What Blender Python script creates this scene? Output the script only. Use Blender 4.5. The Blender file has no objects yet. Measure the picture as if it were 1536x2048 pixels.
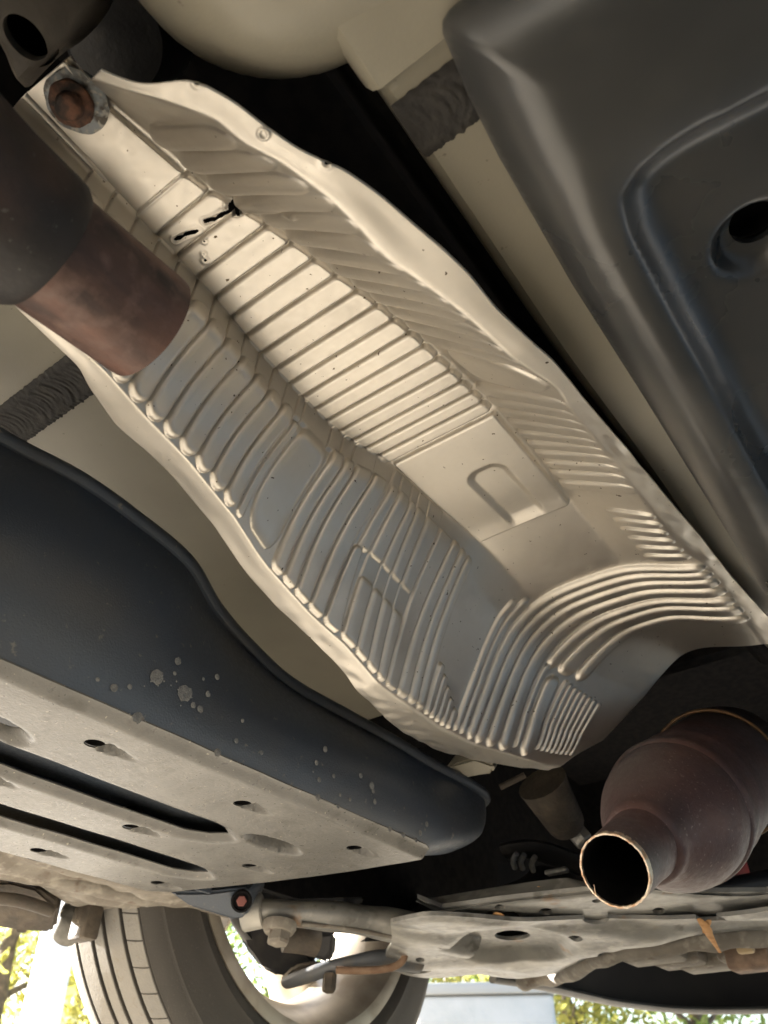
import bpy, bmesh, math, random
import numpy as np
from mathutils import Vector, Matrix, noise
from mathutils.geometry import delaunay_2d_cdt
R = math.radians
random.seed(7); rng = np.random.default_rng(7)
S = bpy.context.scene
C = S.collection
# ------------------------------------------------------------------ camera
# world: +Y runs along the car, X across it, Z up; the camera sits at the origin a few cm above the ground
RT = Vector((0.80878, 0.38106, -0.44796)); FW = Vector((0.58811, -0.52404, 0.61604)); UP = Vector((0, 0.76169, 0.64794))
cam = bpy.data.cameras.new('camera'); camo = bpy.data.objects.new('camera', cam); C.objects.link(camo)
M = Matrix(((RT.x, RT.y, -RT.z), (FW.x, FW.y, -FW.z), (UP.x, UP.y, -UP.z))).to_4x4()
camo.matrix_world = M
cam.sensor_fit = 'VERTICAL'; cam.sensor_height = 36; cam.lens = 1500 / 2048 * 36
cam.clip_start = 0.01; cam.clip_end = 400
cam.dof.use_dof = True; cam.dof.focus_distance = 0.52; cam.dof.aperture_fstop = 12
S.camera = camo
# ------------------------------------------------------------------ light
SUN_EL, SUN_AZ = R(16), R(-102)            # azimuth from +Y towards +X
w = bpy.data.worlds.new('World'); S.world = w; w.use_nodes = True
nt = w.node_tree; bg = nt.nodes['Background']
sky = nt.nodes.new('ShaderNodeTexSky'); sky.sky_type = 'NISHITA'; sky.sun_disc = False
sky.dust_density = 3.0; sky.ozone_density = 1.3; sky.air_density = 1.0; sky.sun_elevation = SUN_EL; sky.sun_rotation = SUN_AZ
nt.links.new(sky.outputs[0], bg.inputs[0]); bg.inputs[1].default_value = 0.08
sd = Vector((math.sin(SUN_AZ) * math.cos(SUN_EL), math.cos(SUN_AZ) * math.cos(SUN_EL), math.sin(SUN_EL)))
sl = bpy.data.lights.new('sun', 'SUN'); sl.energy = 4.8; sl.angle = R(0.5); sl.color = (1, 0.97, 0.93)
so = bpy.data.objects.new('sun', sl); C.objects.link(so); so.location = (-6, 4, 8)
so.rotation_euler = sd.to_track_quat('Z', 'Y').to_euler()
S.view_settings.view_transform = 'Standard'; S.view_settings.look = 'None'; S.view_settings.gamma = 1
S.view_settings.exposure = 3.3
S.cycles.max_bounces = 10; S.cycles.diffuse_bounces = 6; S.cycles.glossy_bounces = 6
S.cycles.use_denoising = True
GZ = -0.022                                # ground level


# ------------------------------------------------------------------ helpers
def ray(px, py):
    c = (px - 768, 1024 - py, 1500)
    return Vector((RT.dot(c), FW.dot(c), UP.dot(c)))
def at(px, py, z):
    r = ray(px, py); return r * (z / r.z)
def dp(px, py, d):
    return ray(px, py) * (d / 1500)
def xy(pts, z): return [tuple(at(*p, z)[:2]) for p in pts]
def lerp(a, b, t): return a + (b - a) * t
def sst(a, b, x):
    t = np.clip((x - a) / (b - a), 0, 1); return t * t * (3 - 2 * t)
def vnoise(P, scale, seed=0):
    return np.array([noise.noise(Vector((p[0] * scale + seed, p[1] * scale, p[2] * scale))) for p in P])
def fnoise(x, y, f, n=6, seed=0):          # cheap smooth numpy noise: a few random sines
    g = np.random.default_rng(seed); o = 0
    for k in range(n):
        a = g.uniform(0, 2 * math.pi); ff = f * g.uniform(.6, 1.6)
        o = o + np.sin(ff * (x * math.cos(a) + y * math.sin(a)) + g.uniform(0, 6.28))
    return o / n

def tag(o, label=None, cat=None, group=None, kind=None):
    if label: o['label'] = label
    if cat: o['category'] = cat
    if group: o['group'] = group
    if kind: o['kind'] = kind
    return o
def empty(name, loc, label, cat, group=None):
    o = bpy.data.objects.new(name, None); C.objects.link(o); o.location = loc
    o.empty_display_size = .02
    return tag(o, label, cat, group)
def link(name, me, mat, parent=None, smooth=True, angle=None):
    o = bpy.data.objects.new(name, me); C.objects.link(o)
    if mat: me.materials.append(mat)
    if smooth:
        me.polygons.foreach_set('use_smooth', [True] * len(me.polygons))
        if angle: me.set_sharp_from_angle(angle=angle)
    if parent is not None:
        o.parent = parent; o.matrix_parent_inverse = Matrix.Translation(parent.location).inverted() if parent.type == 'EMPTY' else Matrix()
        if parent.type != 'EMPTY' and parent.parent is not None:
            o.matrix_parent_inverse = Matrix()
            p = parent.parent
            o.matrix_parent_inverse = (Matrix.Translation(p.location) @ parent.matrix_parent_inverse).inverted() if p.type == 'EMPTY' else Matrix()
    return o
def mesh(name, V, F, mat, parent=None, smooth=True, angle=R(40)):
    me = bpy.data.meshes.new(name); me.from_pydata([tuple(v) for v in V], [], F); me.update()
    return link(name, me, mat, parent, smooth, angle)
def from_bm(name, bm, mat, parent=None, smooth=True, angle=R(40)):
    me = bpy.data.meshes.new(name); bm.normal_update(); bm.to_mesh(me); bm.free()
    return link(name, me, mat, parent, smooth, angle)
def frame_of(d, hint=Vector((0, 0, 1))):
    d = Vector(d).normalized(); a = d.cross(hint)
    if a.length < 1e-4: a = d.cross(Vector((1, 0, 0)))
    a.normalize(); return a, d.cross(a).normalized(), d
def add_lathe(bm, prof, org, d, seg=64, wob=None):
    """profile [(s, r)] revolved about the axis org + s*d"""
    a, b, d = frame_of(d); org = Vector(org); rings = []
    for s, r in prof:
        if r < 1e-6: rings.append([bm.verts.new(org + d * s)]); continue
        ring = []
        for k in range(seg):
            t = 2 * math.pi * k / seg; rr = r * (1 + (wob(s, t) if wob else 0))
            ring.append(bm.verts.new(org + d * s + a * (rr * math.cos(t)) + b * (rr * math.sin(t))))
        rings.append(ring)
    for p, q in zip(rings, rings[1:]):
        if len(p) == 1 and len(q) == 1: continue
        for k in range(seg):
            k2 = (k + 1) % seg
            if len(p) == 1: bm.faces.new((p[0], q[k], q[k2]))
            elif len(q) == 1: bm.faces.new((p[k], q[0], p[k2]))
            else: bm.faces.new((p[k], q[k], q[k2], p[k2]))
    return bm
def lathe(name, prof, org, d, mat, parent=None, seg=64, wob=None, angle=R(40)):
    bm = bmesh.new(); add_lathe(bm, prof, org, d, seg, wob); bmesh.ops.recalc_face_normals(bm, faces=bm.faces)
    return from_bm(name, bm, mat, parent, angle=angle)
def spline(P, n=8):
    P = [Vector(p) for p in P]; out = []
    for i in range(len(P) - 1):
        p0 = P[max(i - 1, 0)]; p1 = P[i]; p2 = P[i + 1]; p3 = P[min(i + 2, len(P) - 1)]
        for k in range(n):
            t = k / n
            out.append(.5 * ((2 * p1) + (p2 - p0) * t + (2 * p0 - 5 * p1 + 4 * p2 - p3) * t * t + (3 * p1 - p0 - 3 * p2 + p3) * t ** 3))
    return out + [P[-1]]
def add_tube(bm, P, r, seg=16, flat=(1, 1), cap=True):
    rings = []; n = len(P); P = [Vector(p) for p in P]
    hint = Vector((0, 0, 1))
    for i, p in enumerate(P):
        d = P[min(i + 1, n - 1)] - P[max(i - 1, 0)]
        a, b, d = frame_of(d, hint); rr = r(i / (n - 1)) if callable(r) else r
        rings.append([bm.verts.new(p + a * (rr * flat[0] * math.cos(2 * math.pi * k / seg)) + b * (rr * flat[1] * math.sin(2 * math.pi * k / seg))) for k in range(seg)])
    for p, q in zip(rings, rings[1:]):
        for k in range(seg): bm.faces.new((p[k], q[k], q[(k + 1) % seg], p[(k + 1) % seg]))
    if cap: bm.faces.new(rings[0]); bm.faces.new(rings[-1][::-1])
    return bm
def tube(name, P, r, mat, parent=None, seg=16, flat=(1, 1)):
    bm = bmesh.new(); add_tube(bm, P, r, seg, flat); bmesh.ops.recalc_face_normals(bm, faces=bm.faces)
    return from_bm(name, bm, mat, parent)
def add_box(bm, c, s, rot=None, bev=0, seg=2):
    r = bmesh.ops.create_cube(bm, size=1)['verts']
    bmesh.ops.scale(bm, vec=s, verts=r)
    if bev:
        e = list({e for v in r for e in v.link_edges})
        r = bmesh.ops.bevel(bm, geom=e, offset=bev, segments=seg, affect='EDGES', profile=.5)['verts']
    m = (rot.to_matrix().to_4x4() if rot else Matrix())
    bmesh.ops.transform(bm, matrix=Matrix.Translation(c) @ m, verts=[v for v in r])
    return bm
def box(name, c, s, mat, parent=None, rot=None, bev=.003, seg=2):
    bm = bmesh.new(); add_box(bm, c, s, rot, bev, seg); return from_bm(name, bm, mat, parent)
def prism(name, pts, ext, m, parent, bev=.003, seg=2):
    bm = bmesh.new(); a = [bm.verts.new(p) for p in pts]; b = [bm.verts.new(Vector(p) + Vector(ext)) for p in pts]
    bm.faces.new(a); bm.faces.new(b[::-1])
    for i in range(len(a)): bm.faces.new((a[i], a[(i + 1) % len(a)], b[(i + 1) % len(a)], b[i]))
    bmesh.ops.recalc_face_normals(bm, faces=bm.faces)
    if bev: bmesh.ops.bevel(bm, geom=list(bm.edges), offset=bev, segments=seg, affect='EDGES')
    return from_bm(name, bm, m, parent)
def hexhead(name, c, d, r, h, mat, parent):
    bm = bmesh.new(); add_lathe(bm, [(0, r * .2), (0, r), (h * .85, r), (h, r * .86), (h, 0)], c, d, 6); bmesh.ops.recalc_face_normals(bm, faces=bm.faces)
    return from_bm(name, bm, mat, parent, smooth=False)
def inpoly(x, y, poly):
    c = np.zeros(np.shape(x), bool); n = len(poly)
    for i in range(n):
        x1, y1 = poly[i]; x2, y2 = poly[i - 1]
        if y1 == y2: continue
        c ^= ((y1 > y) != (y2 > y)) & (x < (x2 - x1) * (y - y1) / (y2 - y1) + x1)
    return c
def dpoly(x, y, poly):                      # unsigned distance to a closed outline
    d = np.full(np.shape(x), 1e9); n = len(poly)
    for i in range(n):
        ax, ay = poly[i - 1]; bx, by = poly[i]; ex, ey = bx - ax, by - ay
        t = np.clip(((x - ax) * ex + (y - ay) * ey) / (ex * ex + ey * ey + 1e-12), 0, 1)
        d = np.minimum(d, np.hypot(x - ax - t * ex, y - ay - t * ey))
    return d
def sdpoly(x, y, poly):                     # positive inside
    d = dpoly(x, y, poly); return np.where(inpoly(x, y, poly), d, -d)
def dense(poly, step, closed=True):
    out = []; n = len(poly)
    for i in range(n if closed else n - 1):
        a = poly[i]; b = poly[(i + 1) % n]; L = math.hypot(b[0] - a[0], b[1] - a[1]); k = max(1, int(L / step))
        out += [(lerp(a[0], b[0], j / k), lerp(a[1], b[1], j / k)) for j in range(k)]
    return out
def chaikin(poly, n=2):
    for _ in range(n):
        o = []
        for i in range(len(poly)):
            a = poly[i]; b = poly[(i + 1) % len(poly)]
            o += [(lerp(a[0], b[0], .25), lerp(a[1], b[1], .25)), (lerp(a[0], b[0], .75), lerp(a[1], b[1], .75))]
        poly = o
    return poly
def ell(cx, cy, rx, ry, n=20, rot=0):
    return [(cx + rx * math.cos(t) * math.cos(rot) - ry * math.sin(t) * math.sin(rot), cy + rx * math.cos(t) * math.sin(rot) + ry * math.sin(t) * math.cos(rot)) for t in [2 * math.pi * k / n for k in range(n)]]
def sheet(name, outline, holes, zf, step, mat, parent=None, thick=.002, xf=None, angle=None):
    """a pressed sheet: outline and holes in plan, height zf(x, y), edges turned up by its thickness"""
    ol = dense(outline, step); lo = np.min(ol, 0); hi = np.max(ol, 0)
    gx, gy = np.meshgrid(np.arange(lo[0], hi[0], step), np.arange(lo[1], hi[1], step * .999))
    gx = gx.copy(); gx[1::2] += step * .5; gx = gx.ravel(); gy = gy.ravel()
    ok = sdpoly(gx, gy, ol) > step * .5
    for h in holes: ok &= sdpoly(gx, gy, h) < -step * .45
    pts = [Vector(p) for p in ol]; edges = [(i, (i + 1) % len(ol)) for i in range(len(ol))]
    for h in holes:
        b = len(pts); pts += [Vector(p) for p in h]; edges += [(b + i, b + (i + 1) % len(h)) for i in range(len(h))]
    pts += [Vector((float(a), float(b))) for a, b in zip(gx[ok], gy[ok])]
    vo, eo, fo = delaunay_2d_cdt(pts, edges, [], 1, 1e-7)[:3]
    P = np.array([(v.x, v.y) for v in vo]); F = [f for f in fo]
    cen = np.array([P[list(f)].mean(0) for f in F]); keep = np.ones(len(F), bool)
    for h in holes: keep &= ~inpoly(cen[:, 0], cen[:, 1], h)
    F = [f for f, k in zip(F, keep) if k]
    z = zf(P[:, 0], P[:, 1]); V = np.column_stack([P, z])
    if xf: V = np.array([xf(v) for v in V])
    cnt = {}
    for f in F:
        for i in range(len(f)): cnt[(f[i], f[(i + 1) % len(f)])] = 1
    bd = [e for e in cnt if (e[1], e[0]) not in cnt]
    V = [tuple(v) for v in V]; mp = {}
    for e in bd:
        for i in e:
            if i not in mp: mp[i] = len(V); v = V[i]; V.append((v[0], v[1], v[2] + thick))
    F = [tuple(reversed(f)) for f in F] + [(a, b, mp[b], mp[a]) for a, b in bd]   # faces look down
    o = mesh(name, V, F, mat, parent, angle=angle or R(50))
    return o

# ------------------------------------------------------------------ materials
def mat(name, base, rough=.5, metal=0, spots=(), bump=0, bscale=60, rvar=0, spec=.5, coat=0):
    """spots: (colour, noise scale, threshold, softness[, detail]) layers over the base colour"""
    m = bpy.data.materials.new(name); m.use_nodes = True; t = m.node_tree; p = t.nodes['Principled BSDF']
    p.inputs['Base Color'].default_value = (*base, 1); p.inputs['Roughness'].default_value = rough
    p.inputs['Metallic'].default_value = metal; p.inputs['Specular IOR Level'].default_value = spec
    p.inputs['Coat Weight'].default_value = coat
    tc = t.nodes.new('ShaderNodeTexCoord'); last = None
    for i, sp in enumerate(spots):
        col, sc, th, so_ = sp[:4]; det = sp[4] if len(sp) > 4 else 4
        n = t.nodes.new('ShaderNodeTexNoise'); n.inputs['Scale'].default_value = sc; n.inputs['Detail'].default_value = det
        mp = t.nodes.new('ShaderNodeMapping'); mp.inputs['Location'].default_value = (i * 3.7, i * 1.9, i * .7)
        if len(sp) > 5: mp.inputs['Scale'].default_value = sp[5]
        t.links.new(tc.outputs['Object'], mp.inputs[0]); t.links.new(mp.outputs[0], n.inputs[0])
        r = t.nodes.new('ShaderNodeMapRange'); r.inputs[1].default_value = th - so_; r.inputs[2].default_value = th + so_; r.clamp = True
        t.links.new(n.outputs[0], r.inputs[0])
        mx = t.nodes.new('ShaderNodeMix'); mx.data_type = 'RGBA'
        t.links.new(r.outputs[0], mx.inputs[0])
        if last: t.links.new(last, mx.inputs[6])
        else: mx.inputs[6].default_value = (*base, 1)
        mx.inputs[7].default_value = (*col, 1); last = mx.outputs[2]
    if last: t.links.new(last, p.inputs['Base Color'])
    if rvar:
        n = t.nodes.new('ShaderNodeTexNoise'); n.inputs['Scale'].default_value = bscale * .4; n.inputs['Detail'].default_value = 5
        t.links.new(tc.outputs['Object'], n.inputs[0]); r = t.nodes.new('ShaderNodeMapRange')
        r.inputs[1].default_value = .3; r.inputs[2].default_value = .7; r.inputs[3].default_value = rough - rvar; r.inputs[4].default_value = rough + rvar
        t.links.new(n.outputs[0], r.inputs[0]); t.links.new(r.outputs[0], p.inputs['Roughness'])
    if bump:
        n = t.nodes.new('ShaderNodeTexNoise'); n.inputs['Scale'].default_value = bscale; n.inputs['Detail'].default_value = 6
        t.links.new(tc.outputs['Object'], n.inputs[0]); b = t.nodes.new('ShaderNodeBump')
        b.inputs['Strength'].default_value = 1; b.inputs['Distance'].default_value = bump
        t.links.new(n.outputs[0], b.inputs['Height']); t.links.new(b.outputs[0], p.inputs['Normal'])
    return m
ALU = mat('brushed_aluminium', (.69, .655, .60), .44, 1, [((.62, .59, .545), 9, .55, .25), ((.10, .075, .05), 240, .735, .012, 2), ((.52, .49, .445), 14, .66, .12)], bump=.000006, bscale=500, rvar=.05)
BOLT = mat('rusted_bolt', (.075, .04, .03), .7, .2, [((.16, .075, .045), 160, .52, .1), ((.02, .016, .015), 90, .56, .06)], bump=.0006, bscale=400)
WASH = mat('grey_washer', (.23, .25, .27), .55, .6, [((.10, .09, .08), 160, .55, .08), ((.34, .33, .30), 300, .6, .05)], bump=.0003, bscale=500)
RUST = mat('rusty_steel', (.080, .048, .042), .58, .15, [((.20, .105, .08), 30, .52, .10, 6, (1, .3, 1)), ((.035, .026, .027), 40, .55, .08, 6, (1, .3, 1)), ((.15, .095, .08), 110, .62, .12)], bump=.0003, bscale=300, rvar=.1)
SLEEVE = mat('sooty_sleeve', (.022, .020, .021), .6, .2, [((.055, .035, .03), 26, .58, .12), ((.09, .085, .08), 260, .70, .04)], bump=.0004, bscale=260)
CAT = mat('heat_tinted_steel', (.100, .058, .060), .52, .3, [((.125, .065, .058), 14, .5, .18), ((.078, .052, .058), 26, .56, .14), ((.15, .125, .122), 9, .56, .16), ((.20, .15, .145), 320, .67, .05)], bump=.0003, bscale=420, rvar=.08)
CUT = mat('fresh_cut_steel', (.62, .54, .45), .5, .7, [((.45, .28, .18), 160, .55, .1)], bump=.0006, bscale=900)
COPPER = mat('tan_clamp', (.20, .12, .06), .5, .5, [((.12, .07, .04), 60, .55, .1)])
BLACKIN = mat('soot_shade_black', (.006, .006, .007), .9, 0, [((.012, .011, .011), 80, .5, .1)], spec=.1)  # soot in the sawn bore; in holes, tunnel and bay shade put into colour
PLAST = mat('black_plastic', (.060, .074, .098), .36, 0, [((.070, .075, .084), 14, .60, .18), ((.16, .15, .135), 150, .70, .04)], bump=.00025, bscale=700, rvar=.08)
COVER = mat('dusty_black_plastic', (.034, .036, .039), .29, 0, [((.070, .070, .069), 9, .56, .16), ], bscale=25, rvar=.04, spec=.8)
PANEL = mat('dusty_undercover_plastic', (.100, .098, .093), .33, 0, [((.135, .132, .124), 22, .55, .16), ((.08, .077, .07), 60, .62, .08), ((.36, .33, .27), 260, .70, .03)], bump=.00025, bscale=500, rvar=.07)
PAINT = mat('primer_floor_paint', (.33, .308, .25), .33, 0, [((.30, .28, .227), 14, .52, .12), ((.20, .18, .15), 220, .73, .02)], bump=.0001, bscale=600, rvar=.05)
SEAL = mat('brushed_seam_sealer', (.028, .026, .025), .65, 0, [((.05, .045, .04), 60, .6, .1)], bump=.0006, bscale=240)
STEEL = mat('pale_grey_steel', (.25, .25, .24), .40, .3, [((.18, .178, .17), 24, .54, .12), ((.32, .315, .295), 60, .62, .08), ((.24, .15, .09), 30, .70, .05), ((.12, .115, .105), 45, .66, .05), ((.40, .385, .35), 9, .62, .08)], bump=.0003, bscale=320, rvar=.08)
DUST = mat('mud_dusted_metal', (.20, .182, .155), .75, 0, [((.15, .132, .11), 32, .52, .09), ((.26, .24, .205), 90, .60, .07), ((.13, .10, .08), 60, .66, .05)], bump=.0010, bscale=180)
BROWN = mat('brown_dusty_steel', (.060, .050, .040), .7, .1, [((.095, .077, .057), 50, .55, .1), ((.07, .055, .045), 80, .6, .08)], bump=.0012, bscale=200)
DARK = mat('dark_engine_plastic', (.016, .016, .018), .5, 0, [((.04, .036, .032), 40, .62, .1)], bump=.0003, bscale=300)
DSTEEL = mat('dark_bracket', (.13, .138, .15), .6, .2, [((.17, .155, .135), 60, .6, .1)], bump=.0004, bscale=300)
TYRE = mat('dusty_tyre_rubber', (.050, .046, .042), .72, 0, [((.066, .060, .053), 12, .52, .18), ((.09, .08, .07), 300, .68, .06)], bump=.0002, bscale=400)
TREAD = mat('dusty_tyre_tread', (.19, .182, .168), .85, 0, [((.225, .215, .195), 20, .52, .2), ((.18, .165, .14), 160, .66, .08)], bump=.0005, bscale=400)
RIM = mat('dusty_alloy', (.42, .38, .32), .45, .5, [((.30, .26, .21), 26, .55, .12)], bump=.0002, bscale=300)
RED = mat('red_plastic', (.42, .03, .035), .45)
STRAW = mat('dry_straw', (.55, .30, .12), .8, 0, [((.42, .20, .07), 120, .55, .1)])
MUD = mat('dried_splash', (.22, .22, .215), .9, 0, [((.15, .155, .16), 300, .52, .1)], bump=.0004, bscale=900)
GROUND = mat('pale_concrete', (.43, .385, .315), .9, 0, [((.36, .325, .27), 1.3, .52, .15), ((.49, .44, .36), 30, .6, .1)], bump=.004, bscale=60)
BODY = mat('silver_body_paint', (.42, .42, .41), .35, .3, [((.38, .38, .37), 3, .5, .2)])
WHITE = mat('white_paint', (.80, .80, .79), .6, 0, [((.68, .68, .66), 6, .58, .12)])
BARK = mat('grey_bark', (.17, .13, .095), .9, 0, [((.10, .078, .058), 16, .5, .1)], bump=.01, bscale=30)
LEAF = [mat('leaf_green', (.19, .25, .06), .6, 0, [((.24, .29, .08), 1.5, .5, .15)]),
        mat('leaf_yellow_green', (.30, .30, .07), .6, 0, [((.36, .33, .10), 1.5, .5, .15)]),
        mat('leaf_dark', (.14, .20, .05), .6, 0, [((.18, .24, .06), 1.5, .5, .15)])]
for m in LEAF:                              # leaves let part of the light through
    t_ = m.node_tree; p_ = t_.nodes['Principled BSDF']; tr_ = t_.nodes.new('ShaderNodeBsdfTranslucent'); ad = t_.nodes.new('ShaderNodeMixShader'); ad.inputs[0].default_value = .65
    t_.links.new(p_.inputs['Base Color'].links[0].from_socket, tr_.inputs[0]); t_.links.new(p_.outputs[0], ad.inputs[1]); t_.links.new(tr_.outputs[0], ad.inputs[2]); t_.links.new(ad.outputs[0], t_.nodes['Material Output'].inputs[0])

# ------------------------------------------------------------------ ground
me = bpy.data.meshes.new('ground'); n = 60
xs = np.sign(np.linspace(-1, 1, n)) * np.abs(np.linspace(-1, 1, n)) ** 3 * 180
V = [(x, y, GZ + .0255 * max(-1.0, min(3.0, (-.68 * x + .73 * y) / 1.18))) for y in xs for x in xs]
F = [(j * n + i, j * n + i + 1, (j + 1) * n + i + 1, (j + 1) * n + i) for j in range(n - 1) for i in range(n - 1)]
tag(mesh('ground', V, F, GROUND, smooth=False), 'pale concrete ground under and around the car', None, kind='structure')

# ------------------------------------------------------------------ car underbody (floor pan, sills, shell above)
TX = -.205
und = empty('car_underbody', (TX, 0, .42), 'olive beige painted floor pan of the car behind the heat shield', 'car floor')
def floor_z(X, Y):
    z = np.where(X < TX, .455, .362 + .028 * sst(.25, .5, Y))
    # tunnel with rounded shoulders
    tl, tr = -.335, -.076
    zz = .17 * sst(0, .05, X - tl + .010) * sst(0, .045, tr - X)
    z = z + zz
    # rear cross-member step and the big rounded pressing
    z = z - .016 * sst(.106, .102, Y) * sst(-.125, -.115, X)
    return z
xs = np.unique(np.concatenate([np.arange(-1.0, -.40, .02), np.arange(-.40, 0, .004), np.arange(0, .64, .02)]))
ys = np.unique(np.concatenate([np.arange(-2.9, 0, .05), np.arange(0, .2, .003), np.arange(.2, .785, .01)]))
gx, gy = np.meshgrid(xs, ys); gz = floor_z(gx, gy); nx = len(xs)
V = np.column_stack([gx.ravel(), gy.ravel(), gz.ravel()])
F = [(j * nx + i, (j + 1) * nx + i, (j + 1) * nx + i + 1, j * nx + i + 1) for j in range(len(ys) - 1) for i in range(nx - 1)]
mesh('floor_panel', V, F, PAINT, und)
# big rounded pressing hanging below the floor at the rear
bm = bmesh.new(); nu, nv = 56, 40
x0, x1, y0, y1 = -.150, .40, -.35, .0905
g = [[None] * (nu + 1) for _ in range(nv + 1)]
for j in range(nv + 1):
    for i in range(nu + 1):
        x = lerp(x0, x1, (i / nu) ** 1.5); y = lerp(y1, y0, (j / nv) ** 1.7)
        sk = .030 * sst(-.15, .05, x)        # the front edge runs slightly forward towards the right
        dx = min(x - x0, x1 - x); dy = min(y1 - y, y - y0)
        r = .062; ux = max(0, 1 - dx / r); uy = max(0, 1 - dy / r); q = min(1, math.hypot(ux, uy))
        z = .400 - .064 * math.sqrt(max(0, 1 - q ** 2.2))
        if math.hypot(ux, uy) > 1:
            k = 1 / math.hypot(ux, uy)
            x = x0 + r - r * ux * k if x - x0 < r else (x1 - r + r * ux * k if x1 - x < r else x)
            y = y1 - r + r * uy * k if y1 - y < r else y
        g[j][i] = bm.verts.new((x, y + sk, z))
for j in range(nv):
    for i in range(nu): bm.faces.new((g[j][i], g[j][i + 1], g[j + 1][i + 1], g[j + 1][i]))
bmesh.ops.remove_doubles(bm, verts=bm.verts, dist=1e-6); bmesh.ops.recalc_face_normals(bm, faces=bm.faces)
from_bm('rear_pressing', bm, PAINT, und)
# seam sealer band brushed right across the floor
for (xa, xb, zb, k_) in ((-.080, .10, .3615, .862), (-.66, -.345, .4545, 1.083)):
    nx_ = int((xb - xa) / .0008); ny_ = 22; V = []; F = []
    fx = rng.uniform(0, 9)
    for i in range(nx_ + 1):
        x = lerp(xa, xb, i / nx_)
        e0 = .1335 + .0008 * noise.noise((x * 260 + fx, 0, 0)); e1 = .1672 + .0016 * noise.noise((x * 330, 5, 0)) + .0006 * noise.noise((x * 900, 5, 0))
        for j in range(ny_ + 1):
            v = j / ny_; y = lerp(e0, e1, v) * k_
            u = x + .018 * (v - .5) ** 2 * 3
            rid = .5 + .5 * noise.noise((u * 420, y * 50, 2)); rid2 = noise.noise((u * 1100, y * 90, 7))
            edge = min(1, min(v, 1 - v) * 9)
            V.append((x, y, zb - edge * (.0011 + .0012 * rid + .0004 * rid2)))
    for i in range(nx_):
        for j in range(ny_):
            a = i * (ny_ + 1) + j; F.append((a, a + 1, a + ny_ + 2, a + ny_ + 1))
    mesh('seam_sealer', V, F, SEAL, und, angle=None)
# near-black sheet painting the unlit dark of the tunnel above the heat shield
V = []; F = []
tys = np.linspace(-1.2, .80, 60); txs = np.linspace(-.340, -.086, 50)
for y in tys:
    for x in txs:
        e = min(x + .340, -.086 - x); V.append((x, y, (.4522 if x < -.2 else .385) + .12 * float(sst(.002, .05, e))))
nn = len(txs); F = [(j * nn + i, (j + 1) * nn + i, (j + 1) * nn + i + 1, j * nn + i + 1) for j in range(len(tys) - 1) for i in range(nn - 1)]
mesh('tunnel_shade', V, F, BLACKIN, und)
# near-black boxes added to shut light out and keep the engine bay dark
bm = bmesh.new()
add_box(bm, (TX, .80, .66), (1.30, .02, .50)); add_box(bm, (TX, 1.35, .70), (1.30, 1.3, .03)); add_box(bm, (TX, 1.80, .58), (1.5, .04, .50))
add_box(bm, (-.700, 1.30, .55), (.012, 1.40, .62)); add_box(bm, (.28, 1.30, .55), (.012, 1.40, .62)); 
from_bm('bay_blackout', bm, BLACKIN, und)
# sills, outer shell: closes the car above and at the sides
for sx, (xa, xb) in (('l', (-1.02, -.93)), ('r', (.56, .65))):
    box('sill', ((xa + xb) / 2, -.48, .33), (xb - xa, 1.96, .23), BODY, und, bev=.02, seg=3)
bm = bmesh.new()
sec = [(-2.90, .24), (-2.95, .60), (-2.85, .95), (-2.6, 1.05), (-1.8, 1.50), (-.3, 1.55), (.5, 1.08), (1.75, .93), (1.95, .65), (1.93, .36)]
rings = []
for x, k in ((-1.04, 1), (-.98, 1.02), (TX, 1.05), (.58, 1.02), (.66, 1)):
    rings.append([bm.verts.new((x, y, z * (k if z > .5 else 1))) for y, z in sec])
for a, b in zip(rings, rings[1:]):
    for i in range(len(sec) - 1): bm.faces.new((a[i], a[i + 1], b[i + 1], b[i]))
for ring in (rings[0], rings[-1]):           # sides above the sill line, with open wheel arches
    cen = [(.9, .36, .40), (-1.8, .36, .40)]
    top = ring
    low = []
    ysamp = np.linspace(-2.9, 1.93, 80)
    prev = None
    for y in ysamp:
        zt = np.interp(y, [-2.95, -2.85, -2.6, -1.8, -.3, .5, 1.75, 1.95], [.6, .95, 1.05, 1.5, 1.55, 1.08, .93, .65])
        zb = .40
        for cy, cz, r in cen:
            if abs(y - cy) < r: zb = max(zb, cz + math.sqrt(r * r - (y - cy) ** 2))
        x = ring[0].co.x
        a = bm.verts.new((x, y, zb)); b = bm.verts.new((x, y, max(zb + .01, zt)))
        if prev: bm.faces.new((prev[0], a, b, prev[1]))
        prev = (a, b)
from_bm('body_shell', bm, BODY, und)

# ------------------------------------------------------------------ heat shield
sh = empty('heat_shield', (-.2, .35, .4), 'pressed aluminium heat shield with ribs and torn slits above the cut exhaust', 'heat shield')
NV, NU = 1640, 400
def I(pts): a = np.array(pts); return lambda y: np.interp(y, a[:, 0], a[:, 1])
zL = I([(0, .335), (.2, .33), (.25, .322), (.29, .305), (.36, .286), (.42, .273), (.48, .274), (.56, .28), (.68, .288), (.76, .305)])
zR = I([(0, .335), (.2, .332), (.25, .333), (.31, .342), (.39, .362), (.6, .375), (.76, .370)])
zT = I([(0, .41), (.45, .41), (.56, .402), (.70, .400), (.76, .390)])
zW = I([(0, .380), (.30, .380), (.36, .388), (.45, .390), (.62, .375), (.74, .355)])
X0 = I([(0, -.286), (.06, -.287), (.1156, -.2935), (.1259, -.3003), (.1548, -.312), (.1791, -.3134), (.2077, -.3175), (.2348, -.3221), (.2571, -.3251), (.2808, -.3276), (.3195, -.3288), (.3561, -.3265), (.3945, -.3270), (.4489, -.3379), (.5051, -.3502), (.5679, -.3549), (.6166, -.3409), (.656, -.3225), (.69, -.307), (.76, -.285)])
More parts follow.
